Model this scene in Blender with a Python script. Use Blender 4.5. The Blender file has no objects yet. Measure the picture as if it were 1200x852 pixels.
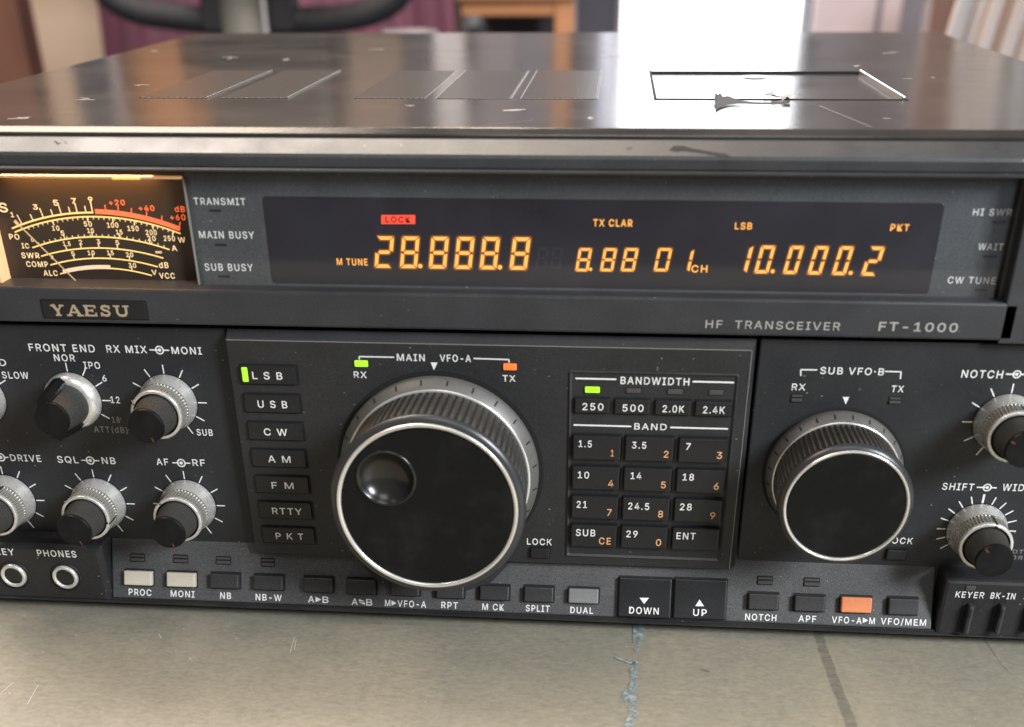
import bpy, bmesh, math, random
from mathutils import Vector, Matrix
random.seed(7)
S = bpy.context.scene
COL = S.collection
R = math.radians

# ------------------------------------------------------------------ camera
# calibration of the photograph: rows of the rotation, focal length in photo pixels, principal point
RW = Matrix(((0.99626121, 0.08600196, -0.00820154),
             (0.03626088, -0.50243328, -0.86385528),
             (-0.07841397, 0.86032811, -0.5036733)))
FPX, CX, CY = 1294.403, 600.417, 668.63
CAM = Vector((0.036, -0.347, 0.2225))

def ray(px, py):
    return RW.transposed() @ Vector(((px - CX) / FPX, (py - CY) / FPX, 1.0))

class Plane:
    """A flat face of the radio: origin, right, up and outward directions (metres)."""
    def __init__(s, o, u, v):
        s.o = Vector(o); s.u = Vector(u).normalized(); s.v = Vector(v).normalized()
        s.n = s.u.cross(s.v).normalized()
    def px(s, x, y, w=0.0):
        d = ray(x, y); o = s.o + s.n * w
        t = (o - CAM).dot(s.n) / d.dot(s.n)
        p = CAM + d * t - s.o
        return p.dot(s.u), p.dot(s.v)
    def pt(s, u, v, w=0.0):
        return s.o + s.u * u + s.v * v + s.n * w
    def up(s, w):
        return Plane(s.o + s.n * w, s.u, s.v)

cd = bpy.data.cameras.new("camera")
cam = bpy.data.objects.new("camera", cd); COL.objects.link(cam)
M3 = Matrix((RW[0], -Vector(RW[1]), -Vector(RW[2]))).transposed()
cam.matrix_world = Matrix.Translation(CAM) @ M3.to_4x4()
cd.sensor_width = 36.0
cd.lens = FPX / 1200 * 36
cd.shift_x = -(CX - 600) / 1200
cd.shift_y = (CY - 426) / 1200
cd.clip_start = 0.01
cd.clip_end = 60
cd.dof.use_dof = True
cd.dof.focus_distance = 0.395
cd.dof.aperture_fstop = 8.5
S.camera = cam

# ------------------------------------------------------------------ light
W = bpy.data.worlds.new("World"); S.world = W; W.use_nodes = True
bg = W.node_tree.nodes["Background"]
bg.inputs[0].default_value = (0.95, 0.97, 1.0, 1)
bg.inputs[1].default_value = 0.12
S.view_settings.view_transform = 'Standard'
S.view_settings.look = 'None'
S.view_settings.exposure = 0
S.view_settings.gamma = 1

def area(name, loc, target, size, power, col, sy=None):
    l = bpy.data.lights.new(name, 'AREA'); l.energy = power; l.color = col
    l.shape = 'RECTANGLE'; l.size = size; l.size_y = sy or size
    o = bpy.data.objects.new(name, l); COL.objects.link(o)
    o.location = loc
    o.rotation_euler = (Vector(target) - Vector(loc)).to_track_quat('-Z', 'Y').to_euler()
    return o
area("window_daylight", (1.15, -0.85, 0.85), (0.05, 0, 0.08), 0.36, 44, (0.91, 0.955, 1.0), 0.5)
area("overhead_fill", (-0.46, 0.42, 1.40), (-0.06, 0.05, 0.10), 1.5, 42, (1.0, 0.82, 0.655), 0.6)  # unseen lamp added above to brighten the bezel chamfer
area("overhead_fill", (0.10, -0.80, 1.35), (0, -0.05, 0.05), 0.6, 4.5, (1.0, 0.96, 0.92), 0.6)  # weak unseen lamp added in front as fill
area("background_fill", (-1.0, 0.9, 2.2), (-0.5, 2.3, 0.2), 0.8, 95, (1.0, 0.91, 0.82))  # unseen lamp added to brighten the background

# ------------------------------------------------------------------ materials
def mat(name, col, rough=0.5, metal=0.0, emit=None, estr=0.0, spec=0.5):
    m = bpy.data.materials.new(name); m.use_nodes = True
    b = m.node_tree.nodes["Principled BSDF"]
    b.inputs["Base Color"].default_value = (*col, 1)
    b.inputs["Roughness"].default_value = rough
    b.inputs["Metallic"].default_value = metal
    b.inputs["Specular IOR Level"].default_value = spec
    if emit:
        b.inputs["Emission Color"].default_value = (*emit, 1)
        b.inputs["Emission Strength"].default_value = estr
    return m

def nd(m, typ, **kw):
    n = m.node_tree.nodes.new(typ)
    for k, v in kw.items(): setattr(n, k, v)
    return n
def lk(m, a, b): m.node_tree.links.new(a, b)
def bsdf(m): return m.node_tree.nodes["Principled BSDF"]
def coords(m, scale=(1, 1, 1), kind='Object'):
    tc = nd(m, 'ShaderNodeTexCoord'); mp = nd(m, 'ShaderNodeMapping')
    mp.inputs['Scale'].default_value = scale
    lk(m, tc.outputs[kind], mp.inputs[0]); return mp.outputs[0]
def noise(m, vec, scale, detail=4, rough=0.6):
    n = nd(m, 'ShaderNodeTexNoise'); n.inputs['Scale'].default_value = scale
    n.inputs['Detail'].default_value = detail; n.inputs['Roughness'].default_value = rough
    lk(m, vec, n.inputs['Vector']); return n.outputs['Fac']
def ramp(m, fac, stops):
    r = nd(m, 'ShaderNodeValToRGB'); e = r.color_ramp.elements
    while len(e) > 1: e.remove(e[-1])
    e[0].position = stops[0][0]; e[0].color = (*stops[0][1], 1)
    for p, c in stops[1:]:
        k = e.new(p); k.color = (*c, 1)
    lk(m, fac, r.inputs[0]); return r.outputs[0]
def mix(m, fac, a, b):
    n = nd(m, 'ShaderNodeMix', data_type='RGBA')
    if isinstance(fac, float): n.inputs[0].default_value = fac
    else: lk(m, fac, n.inputs[0])
    for sock, v in ((n.inputs[6], a), (n.inputs[7], b)):
        if isinstance(v, tuple): sock.default_value = (*v, 1)
        else: lk(m, v, sock)
    return n.outputs[2]
def bump(m, fac, strength, dist=0.0002):
    n = nd(m, 'ShaderNodeBump'); n.inputs['Strength'].default_value = strength
    n.inputs['Distance'].default_value = dist
    lk(m, fac, n.inputs['Height']); lk(m, n.outputs[0], bsdf(m).inputs['Normal'])

def plastic(name, col, rough, grain=0.25, speck=0.35, dust=0.0):
    """moulded, finely textured plastic with uneven sheen and a little dust"""
    m = mat(name, col, rough)
    v = coords(m)
    fine = noise(m, v, 2600, 2)
    big = noise(m, v, 38, 5)
    c0 = tuple(c * (1 - speck) for c in col); c1 = tuple(c * (1 + speck) + 0.002 for c in col)
    c = ramp(m, fine, [(0.3, c0), (0.7, c1)])
    cb = ramp(m, big, [(0.3, (0.82, 0.82, 0.82)), (0.7, (1.18, 1.16, 1.12))])
    mu = nd(m, 'ShaderNodeMix', data_type='RGBA', blend_type='MULTIPLY'); mu.inputs[0].default_value = 1
    lk(m, c, mu.inputs[6]); lk(m, cb, mu.inputs[7]); out = mu.outputs[2]
    if dust:
        d = noise(m, v, 900, 1, 0.4)
        df = ramp(m, d, [(0.785, (0, 0, 0)), (0.82, (dust,) * 3)])
        out = mix(m, df, out, (0.42, 0.40, 0.36))
    lk(m, out, bsdf(m).inputs['Base Color'])
    rr = ramp(m, big, [(0.3, (rough - .06,) * 3), (0.7, (rough + .1,) * 3)])
    lk(m, rr, bsdf(m).inputs['Roughness'])
    bump(m, fine, grain)
    bsdf(m).inputs['Specular IOR Level'].default_value = .4
    return m

M_PANEL = plastic("panel_black", (0.0148, 0.0166, 0.0192), 0.48, dust=0.5)
M_TUNE = plastic("panel_charcoal", (0.0182, 0.0192, 0.0208), 0.46, dust=0.5)
M_STRIP = plastic("strip_grey", (0.061, 0.062, 0.064), 0.50, 0.4, 0.5, dust=0.6)
M_BEZEL = plastic("bezel_grey", (0.031, 0.0328, 0.0365), 0.42, dust=0.7)
M_SURR = plastic("display_surround", (0.052, 0.056, 0.059), 0.5, dust=0.5)
M_BASE = plastic("base_black", (0.016, 0.016, 0.017), 0.45, dust=0.5)
M_KEY = plastic("key_black", (0.0105, 0.0112, 0.0125), 0.40, 0.2, dust=0.3)
M_BTN = plastic("button_charcoal", (0.030, 0.030, 0.031), 0.38, 0.2)
M_GREY = plastic("button_grey", (0.17, 0.17, 0.175), 0.45, 0.15, 0.1)
M_BEIGE = plastic("button_beige", (0.47, 0.43, 0.36), 0.42, 0.15, 0.08)
M_ORANGE = plastic("button_orange", (0.60, 0.20, 0.085), 0.42, 0.15, 0.1)
M_SMOKE = mat("smoky_lens", (0.055, 0.053, 0.05), 0.35)
M_WELL = mat("dark_gap", (0.003, 0.003, 0.003), 0.8)
M_EDGE = mat("worn_and_glint_edge", (0.19, 0.185, 0.175), 0.4)
M_INK = mat("white_ink", (0.74, 0.74, 0.72), 0.55)
M_INKG = mat("silver_ink", (0.44, 0.43, 0.40), 0.4, 0.3)
M_INKD = mat("dim_ink", (0.23, 0.23, 0.22), 0.55)
M_INKO = mat("orange_ink", (0.72, 0.37, 0.17), 0.55)
M_INKR = mat("red_ink", (0.45, 0.10, 0.05), 0.55)
M_GOLD = mat("nameplate_letters", (0.60, 0.49, 0.36), 0.32, 0.6)
M_RUB = plastic("knob_rubber", (0.036, 0.034, 0.031), 0.62, 0.5, 0.4)
M_CAP = plastic("knob_cap", (0.006, 0.0065, 0.007), 0.36, 0.12, 0.2)
bsdf(M_CAP).inputs['Specular IOR Level'].default_value = .14
def _cap():
    m = M_CAP; v = coords(m); f = noise(m, v, 55, 6, .65)
    lk(m, ramp(m, f, [(.35, (.20,) * 3), (.7, (.52,) * 3)]), bsdf(m).inputs['Roughness'])
    lk(m, ramp(m, f, [(.5, (.0058, .0063, .0068)), (.72, (.0125, .0128, .013))]), bsdf(m).inputs['Base Color'])
_cap()
M_LIP = mat("knob_lip", (0.030, 0.031, 0.032), 0.30)
M_SILV = mat("silver_ring", (0.70, 0.68, 0.64), 0.26, 0.6)
M_GLED = mat("green_led", (0.2, 0.5, 0.02), 0.3, emit=(0.42, 0.95, 0.03), estr=0.9)
M_OLED = mat("red_led", (0.6, 0.1, 0.02), 0.3, emit=(1.0, 0.17, 0.03), estr=0.95)
M_SEG = mat("lit_segment", (0.5, 0.25, 0.05), 0.4, emit=(1.0, 0.42, 0.075), estr=1.0)
M_SEGH = mat("painted_segment_halo", (0.05, 0.015, 0.0), 0.4, emit=(0.50, 0.12, 0.002), estr=0.42)  # orange halo round lit figures, put into dim emissive shapes
M_SEGR = mat("lit_red_flag", (0.5, 0.05, 0.02), 0.4, emit=(1.0, 0.055, 0.03), estr=0.95)
M_SEGRD = mat("flag_letters", (0.10, 0.01, 0.005), 0.4, emit=(0.10, 0.004, 0.002), estr=0.4)
M_GHOST = mat("unlit_segment", (0.020, 0.012, 0.014), 0.5)
M_MYEL = mat("meter_yellow", (0.5, 0.4, 0.15), 0.5, emit=(1.0, 0.60, 0.16), estr=0.92)
M_MLET = mat("meter_letters", (0.5, 0.45, 0.3), 0.5, emit=(1.0, 0.62, 0.27), estr=0.72)
M_MRED = mat("meter_red", (0.5, 0.1, 0.05), 0.5, emit=(1.0, 0.15, 0.04), estr=0.85)
M_MWHT = mat("meter_white", (0.5, 0.4, 0.3), 0.5, emit=(1.0, 0.63, 0.36), estr=0.6)
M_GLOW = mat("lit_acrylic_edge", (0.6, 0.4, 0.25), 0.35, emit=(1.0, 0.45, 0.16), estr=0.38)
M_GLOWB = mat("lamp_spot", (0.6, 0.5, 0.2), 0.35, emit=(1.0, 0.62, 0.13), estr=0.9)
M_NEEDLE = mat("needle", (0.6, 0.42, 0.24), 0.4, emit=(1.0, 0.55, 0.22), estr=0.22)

# brushed skirt of the large knobs and turned aluminium of the small ones
def metal(name, col, rough, sc, me=.6):
    m = mat(name, col, rough, me)
    v = coords(m); f = noise(m, v, sc, 4)
    lk(m, ramp(m, f, [(0.3, tuple(c * .92 for c in col)), (0.7, tuple(min(1, c * 1.05) for c in col))]), bsdf(m).inputs['Base Color'])
    lk(m, ramp(m, f, [(0.3, (rough - .04,) * 3), (0.7, (rough + .06,) * 3)]), bsdf(m).inputs['Roughness'])
    return m
M_ALU = metal("turned_aluminium", (0.66, 0.645, 0.61), 0.28, 700)
M_KNURL = metal("knurled_aluminium", (0.40, 0.385, 0.345), 0.36, 1500)
M_SKIRT = metal("dull_skirt", (0.125, 0.12, 0.112), 0.45, 500, .3)
M_FLUTE = metal("groove_metal", (0.12, 0.115, 0.105), 0.5, 900)

# painted steel lid: glossy dark grey, long rubs and scuffs, blotchy sheen
M_LID = mat("lid_paint", (0.05, 0.05, 0.052), 0.2)
def _lid():
    m = M_LID; b = bsdf(m)
    v = coords(m); vs = coords(m, (9, 140, 1)); vx = coords(m, (60, 16, 1))
    sc = noise(m, vs, 1.0, 6, 0.7); bl = noise(m, v, 22, 6); fi = noise(m, v, 1500, 2)
    s2 = noise(m, vx, 1.3, 5, 0.65)
    base = ramp(m, bl, [(0.3, (0.022, 0.0205, 0.0195)), (0.7, (0.046, 0.041, 0.036))])
    f1 = ramp(m, sc, [(0.705, (0, 0, 0)), (0.735, (.7, .7, .7))])
    c = mix(m, f1, base, (0.30, 0.28, 0.26))
    f2 = ramp(m, s2, [(0.74, (0, 0, 0)), (0.78, (.35, .35, .35))])
    c = mix(m, f2, c, (0.25, 0.24, 0.23))
    lk(m, c, b.inputs['Base Color'])
    lk(m, ramp(m, bl, [(0.25, (.10,) * 3), (0.75, (.19,) * 3)]), b.inputs['Roughness'])
    b.inputs['Specular IOR Level'].default_value = 0.75
    bump(m, fi, 0.22, 0.0001)
_lid()
# perforated sheet
M_VENT = mat("perforated_steel", (0.04, 0.04, 0.04), 0.26, 0.0)
def _vent():
    m = M_VENT; b = bsdf(m); v = coords(m, (1, 1, 1))
    sp = nd(m, 'ShaderNodeSeparateXYZ'); lk(m, v, sp.inputs[0])
    def wave(s, f):
        a = nd(m, 'ShaderNodeMath', operation='MULTIPLY'); a.inputs[1].default_value = f; lk(m, s, a.inputs[0])
        c = nd(m, 'ShaderNodeMath', operation='SINE'); lk(m, a.outputs[0], c.inputs[0]); return c.outputs[0]
    k = 2 * math.pi / 0.0021
    p = nd(m, 'ShaderNodeMath', operation='MULTIPLY'); lk(m, wave(sp.outputs[0], k), p.inputs[0]); lk(m, wave(sp.outputs[1], k), p.inputs[1])
    c = ramp(m, p.outputs[0], [(0.25, (0.036, 0.034, 0.032)), (0.42, (0.003, 0.003, 0.003))])
    lk(m, c, b.inputs['Base Color'])
    bump(m, p.outputs[0], 0.12, 0.0002)
_vent()

# ------------------------------------------------------------------ mesh builder
WPOS = {}
OBJMB = {}
class MB:
    def __init__(s): s.v = []; s.f = []; s.mi = []; s.sm = []; s.mats = []
    def m(s, mt):
        if mt not in s.mats: s.mats.append(mt)
        return s.mats.index(mt)
    def add(s, pts, faces, mt, smooth=False):
        o = len(s.v); s.v += [Vector(p) for p in pts]; k = s.m(mt)
        for f in faces:
            s.f.append([o + i for i in f]); s.mi.append(k); s.sm.append(smooth)
        return s
    def poly(s, pl, uv, w, mt):
        return s.add([pl.pt(u, v, w) for u, v in uv], [list(range(len(uv)))], mt)
    def prism(s, pl, rings, mt, cap=True, smooth=False):
        """rings: list of (outline uv list, w) from back to front"""
        n = len(rings[0][0]); pts = []; fs = []
        for uv, w in rings: pts += [pl.pt(u, v, w) for u, v in uv]
        for r in range(len(rings) - 1):
            for i in range(n):
                j = (i + 1) % n
                fs.append([r * n + i, r * n + j, (r + 1) * n + j, (r + 1) * n + i])
        s.add(pts, fs, mt, smooth)
        if cap: s.add([pl.pt(u, v, rings[-1][1]) for u, v in rings[-1][0]], [list(range(n))], mt)
        return s
    def rbox(s, pl, u0, u1, v0, v1, w0, w1, mt, r=0.0004, b=0.0003, n=3):
        o = rr(u0, u1, v0, v1, r, n)
        i1 = rr(u0 + b * .3, u1 - b * .3, v0 + b * .3, v1 - b * .3, max(r - b * .3, 1e-5), n)
        i2 = rr(u0 + b, u1 - b, v0 + b, v1 - b, max(r - b, 1e-5), n)
        return s.prism(pl, [(o, w0), (o, w1 - b), (i1, w1 - b * .3), (i2, w1)], mt)
    def extrude(s, pl, uv, w0, w1, mt):
        s.prism(pl, [(uv, w0), (uv, w1)], mt)
        return s
    def line(s, pl, a, b, wd, w, mt):
        a = Vector(a); b = Vector(b); d = (b - a).normalized(); n = Vector((-d.y, d.x)) * wd / 2
        return s.poly(pl, [a - n, b - n, b + n, a + n], w, mt)
    def pline(s, pl, pts, wd, w, mt):
        """a ribbon along a polyline"""
        P = [Vector(p) for p in pts]; L = []; Rr = []
        for i, p in enumerate(P):
            d = (P[min(i + 1, len(P) - 1)] - P[max(i - 1, 0)]).normalized(); n = Vector((-d.y, d.x)) * wd / 2
            L.append(p + n); Rr.append(p - n)
        k = len(P)
        return s.add([pl.pt(q.x, q.y, w) for q in L + Rr], [[k + i, k + i + 1, i + 1, i] for i in range(k - 1)], mt)
    def disc(s, pl, c, r, w, mt, n=48):
        return s.poly(pl, [(c[0] + r * math.cos(a), c[1] + r * math.sin(a)) for a in [2 * math.pi * i / n for i in range(n)]], w, mt)
    def ring(s, pl, c, r0, r1, w, mt, n=48):
        pts = []
        for rr_ in (r0, r1):
            pts += [pl.pt(c[0] + rr_ * math.cos(2 * math.pi * i / n), c[1] + rr_ * math.sin(2 * math.pi * i / n), w) for i in range(n)]
        return s.add(pts, [[i, (i + 1) % n, n + (i + 1) % n, n + i][::-1] for i in range(n)], mt)
    def lathe(s, pl, c, prof, mt, n=96, cap=False, knurl=0.0, teeth=0):
        """prof: (r, w) polyline; sections are smooth inside one call. knurl: tooth depth"""
        pts = []; fs = []
        for k, (r, w) in enumerate(prof):
            for i in range(n):
                a = 2 * math.pi * i / n
                q = r
                if teeth and 0 < k < len(prof) - 1: q = r - knurl * min(1, max(0, 0.5 + 0.9 * math.cos(a * teeth)))
                pts.append(pl.pt(c[0] + q * math.cos(a), c[1] + q * math.sin(a), w))
        for k in range(len(prof) - 1):
            for i in range(n):
                j = (i + 1) % n
                fs.append([k * n + i, k * n + j, (k + 1) * n + j, (k + 1) * n + i])
        s.add(pts, fs, mt, True)
        if cap:
            r, w = prof[-1]; s.disc(pl, c, r, w, mt, n)
        return s
    def text(s, pl, txt, u0, v0, wd, ht, w, mt, bold=0.022, shear=0.0):
        vs, fs, bb = glyphs(txt)
        e = ht * bold; sx = (wd - 2 * e) / (bb[1] - bb[0]); sy = (ht - 2 * e) / CAPH
        for k, (dx, dy) in enumerate(((0, 0), (e, 0), (-e, 0), (0, e), (0, -e))[:5 if bold else 1]):
            s.add([pl.pt(u0 + e + (x - bb[0]) * sx + y * sy * shear + dx, v0 + e + y * sy + dy, w + k * 1.4e-5) for x, y in vs], fs, mt)
        return s
    def tpx(s, pl, txt, x0, y0, x1, y1, cap, mt, w=0.00007, bold=0.022, shear=0.0):
        """text whose baseline runs between two photo points; cap = capital height in photo pixels"""
        a = pl.px(x0, y0, w); b = pl.px(x1, y1, w); c = pl.px((x0 + x1) / 2, (y0 + y1) / 2 - cap, w)
        v = (a[1] + b[1]) / 2
        return s.text(pl, txt, a[0], v, b[0] - a[0], c[1] - v, w, mt, bold, shear)
    def build(s, name, parent=None, origin=None):
        if origin is None:
            lo = [min(p[i] for p in s.v) for i in range(3)]; hi = [max(p[i] for p in s.v) for i in range(3)]
            origin = Vector([(a + b) / 2 for a, b in zip(lo, hi)])
        origin = Vector(origin)
        me = bpy.data.meshes.new(name)
        me.from_pydata([p - origin for p in s.v], [], s.f)
        for mt in s.mats: me.materials.append(mt)
        me.polygons.foreach_set('material_index', s.mi)
        me.polygons.foreach_set('use_smooth', s.sm)
        me.update()
        o = bpy.data.objects.new(name, me); COL.objects.link(o)
        WPOS[o.name] = origin; s.origin = origin; OBJMB[o.name] = s
        if parent is not None:
            o.parent = parent; o.location = origin - WPOS[parent.name]
        else: o.location = origin
        return o

def merge(mb, o):
    """print mb's shapes onto an object that is already built"""
    t = OBJMB[o.name]; k = len(t.v)
    t.v += mb.v; t.f += [[k + i for i in f] for f in mb.f]
    t.mi += [t.m(mb.mats[i]) for i in mb.mi]; t.sm += mb.sm
    me = o.data; me.clear_geometry(); me.materials.clear()
    me.from_pydata([p - t.origin for p in t.v], [], t.f)
    for mt in t.mats: me.materials.append(mt)
    me.polygons.foreach_set('material_index', t.mi); me.polygons.foreach_set('use_smooth', t.sm); me.update()

def rr(u0, u1, v0, v1, r, n=3):
    out = []
    for cx, cy, a0 in ((u1 - r, v1 - r, 0), (u0 + r, v1 - r, 90), (u0 + r, v0 + r, 180), (u1 - r, v0 + r, 270)):
        for k in range(n + 1):
            a = R(a0 + 90 * k / n); out.append((cx + r * math.cos(a), cy + r * math.sin(a)))
    return out

_GC = {}
try:      # Blender's own bundled interface face; its built-in face otherwise
    FONT = bpy.data.fonts.load(bpy.utils.system_resource('DATAFILES', path='fonts') + "/Inter.woff2")
except Exception:
    FONT = None
def glyphs(txt):
    key = txt
    if key in _GC: return _GC[key]
    cu = bpy.data.curves.new("t", 'FONT'); cu.body = txt; cu.size = 1
    if FONT: cu.font = FONT
    cu.resolution_u = 3
    cu.fill_mode = 'FRONT'; cu.space_character = 1.17
    ob = bpy.data.objects.new("t", cu); COL.objects.link(ob)
    dg = bpy.context.evaluated_depsgraph_get()
    me = bpy.data.meshes.new_from_object(ob.evaluated_get(dg))
    vs = [(v.co.x, v.co.y) for v in me.vertices]; fs = [list(p.vertices) for p in me.polygons]
    # all faces must look outward
    for f in fs:
        a, b, c = (Vector(vs[f[i]]) for i in (0, 1, 2))
        if (b - a).cross(c - a) < 0: f.reverse()
    bb = (min(v[0] for v in vs), max(v[0] for v in vs), min(v[1] for v in vs), max(v[1] for v in vs)) if vs else (0, 1, 0, 1)
    bpy.data.objects.remove(ob); bpy.data.curves.remove(cu); bpy.data.meshes.remove(me)
    _GC[key] = (vs, fs, bb); return _GC[key]
CAPH = 1.0
CAPH = glyphs("H")[2][3]

def empty(name, loc, label, cat, group=None):
    o = bpy.data.objects.new(name, None); COL.objects.link(o); o.location = loc
    o.empty_display_size = 0.02
    WPOS[o.name] = Vector(loc); tag(o, label, cat, group); return o
def tag(o, label=None, cat=None, group=None, kind=None):
    for k, v in (('label', label), ('category', cat), ('group', group), ('kind', kind)):
        if v: o[k] = v
    return o

# ------------------------------------------------------------------ the planes of the front
X = (1, 0, 0); Z = (0, 0, 1)
def front(y): return Plane((0, y, 0), X, Z)
FP = front(0.0)             # knob panels
FT = front(-0.004)          # raised tuning panel
FR = front(-0.004)          # rails of the bezel
FD = front(0.003)           # display surround behind the glass
FM = front(0.0065)          # meter dial
def zat(py, Y, px=600): return front(Y).px(px, py)[1]
Z_T = zat(149.5, 0.0064)
TABLE = 0.0
z_bot = zat(725.5, -0.0099)
LID = Plane((0, 0, Z_T), X, (0, 1, 0))
# sloping button strip
zs0 = zat(655, -0.001); zs1 = zat(719, -0.009)
ST = Plane((0, -0.009, zs1), X, (0, 0.008, zs0 - zs1))
FB = front(-0.0095)         # socket blocks
XL, XR = -0.2085, 0.2115    # sides of the set

radio = empty("radio_transceiver", (0, 0.18, TABLE), "black radio transceiver with amber digits and a lit meter, standing on the worn countertop", "radio")

# ------------------------------------------------------------------ case and lid
DEP = 0.3515
c = MB()
for y0, y1, z0, z1 in ((0.012, DEP - 0.002, z_bot + 0.001, Z_T - 0.0035),):
    c.add([(XL + .001, y0, z0), (XR - .001, y0, z0), (XR - .001, y1, z0), (XL + .001, y1, z0),
           (XL + .001, y0, z1), (XR - .001, y0, z1), (XR - .001, y1, z1), (XL + .001, y1, z1)],
          [[0, 3, 2, 1], [0, 1, 5, 4], [1, 2, 6, 5], [2, 3, 7, 6], [3, 0, 4, 7]], M_BASE)
case = c.build("case", radio)
for fx in (-0.16, 0.16):
    for fy in (0.03, 0.33):
        f = MB(); pf = Plane((fx, fy, TABLE), X, (0, 1, 0))
        f.lathe(pf, (0, 0), [(0.010, 0), (0.011, 0.002), (0.011, z_bot + 0.002)], M_RUB, 32)
        f.build("foot", case)

def quad_px(pl, q, w=0.0): return [pl.px(x, y, w) for x, y in q]
vz0 = LID.px(600, 116)[1]; vz1 = LID.px(600, 83.3)[1]
hq = quad_px(LID, ((767, 117), (1063, 117), (1010, 83.3), (761.5, 83.3)))
hu0 = (hq[0][0] + hq[3][0]) / 2; hu1 = (hq[1][0] + hq[2][0]) / 2; hv0 = vz0; hv1 = vz1
# lid: a folded sheet with a rolled front edge and a shallow tray for the hatch
l = MB(); y0l = 0.0064
def sheet(prof, x0, x1, sm=False):
    n = len(prof); pts = [(x, y, z) for x in (x0, x1) for y, z in prof]
    l.add(pts, [[i, n + i, n + i + 1, i + 1] for i in range(n - 1)], M_LID, sm)
sheet([(0.0068, Z_T - .0042), (0.0052, Z_T - .0038), (0.0043, Z_T - .0028), (0.0041, Z_T - .0020), (0.0043, Z_T - .0016)], XL, XR)
sheet([(0.0043, Z_T - .0016), (0.0060, Z_T - .0002), (0.0066, Z_T)], XL, XR)
sheet([(DEP - .002, Z_T), (DEP, Z_T - .002), (DEP, Z_T - .02)], XL, XR)
for a, b_, c_, d_ in ((XL, hu0, .0066, DEP - .002), (hu1, XR, .0066, DEP - .002), (hu0, hu1, .0066, hv0), (hu0, hu1, hv1, DEP - .002)):
    l.poly(LID, [(a, c_), (b_, c_), (b_, d_), (a, d_)], 0, M_LID)
TR = -.0009
for p, q in (((hu0, hv0), (hu1, hv0)), ((hu1, hv0), (hu1, hv1)), ((hu1, hv1), (hu0, hv1)), ((hu0, hv1), (hu0, hv0))):
    l.add([LID.pt(*p, 0), LID.pt(*q, 0), LID.pt(*q, TR), LID.pt(*p, TR)], [[0, 1, 2, 3]], M_WELL)
for x, sgn in ((XL, 1), (XR, -1)):
    l.add([(x, 0.0066, Z_T), (x, DEP - .002, Z_T), (x, DEP - .002, z_bot + .01), (x, 0.0066, z_bot + .01)], [[0, 1, 2, 3]], M_LID)
M_BRIGHT = mat("polished_edge", (.85, .85, .85), .18, .9)
# scuffs and bright scratches, mostly along the width
M_SCF = mat("bare_scratch", (0.20, 0.195, 0.19), 0.45)
rs = random.Random(11)
for x, y, w_, h_ in ((22, 139, 26, 1.6), (95, 116, 20, 1.4), (165, 100, 14, 1.2), (180, 60, 10, 1.2), (270, 68, 12, 1.5), (335, 70, 9, 1.6), (212, 107, 12, 1), (480, 124, 12, .9), (602, 128.5, 22, 2.4), (692, 138, 4, 2), (870, 66, 8, 1.2), (1045, 62, 17, 1.4), (1066, 92, 12, .8), (1093, 91, 5, 1), (1004, 77, 5, 1.6), (570, 100, 3, 3), (440, 58, 26, .8), (1040, 139, 8, .7)):
    for rep_ in range(4):
        cx_ = x + rs.uniform(-.35, .35) * w_; cy_ = y + rs.uniform(-.8, .8) * h_; hw_ = w_ * rs.uniform(.15, .5)
        P = [LID.px(cx_ + hw_ * f, cy_ - f * rs.uniform(-.2, .9) * h_ * .5) for f in (-1, -.5, 0, .5, 1)]
        l.pline(LID, P, rs.uniform(.0004, .0011) * h_, .00005 + rep_ * 4e-6, M_SCF)
a = LID.px(960, 124); b_ = LID.px(1021, 149); l.line(LID, a, b_, .00035, .00006, M_SCF)
a = LID.px(565, 147); b_ = LID.px(625, 141); l.line(LID, a, b_, .0002, .00006, M_SCF)
a = LID.px(703, 65.5); b_ = LID.px(785, 65.5); l.line(LID, a, b_, .004, .00006, M_SCF)
lid = l.build("lid", radio)

vents = [((158.3, 115.5), (240, 115.5), (320, 83.3), (253.3, 83.3)), ((257, 115.5), (335, 115.5), (400, 83.3), (333, 83.3)),
         ((413.3, 116), (500, 116), (532, 83.3), (465, 83.3)), ((512, 116), (598, 116), (618, 83.3), (547, 83.3)),
         ((611, 116), (700, 116), (703, 83.3), (631, 83.3))]
for q in vents:
    p = quad_px(LID, q); u0 = (p[0][0] + p[3][0]) / 2; u1 = (p[1][0] + p[2][0]) / 2
    g = MB()
    g.rbox(LID, u0, u1, vz0, vz1, -0.001, 0.00018, M_VENT, 0.0002, 0.0001)
    for k in range(30 if q[0][0] < 300 else 0):      # pinked right edge of the stamped field
        vv = vz0 + (vz1 - vz0) * (k + .5) / 30
        g.rbox(LID, u1 - .0004, u1 + .0003, vv - .0005, vv + .0005, 0, 0.0005, M_EDGE, 0.0002, 0.0002, 2)
    if q[0][0] > 500:
        for uu in (u0 - .0006, u1 + .0004): g.rbox(LID, uu, uu + .0003, vz0, vz1, 0, .0003, M_EDGE, .0001, .0001, 2)  # pale strips painting the bright reflection of the gaps between vents
    g.build("vent_grille", lid)
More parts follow.
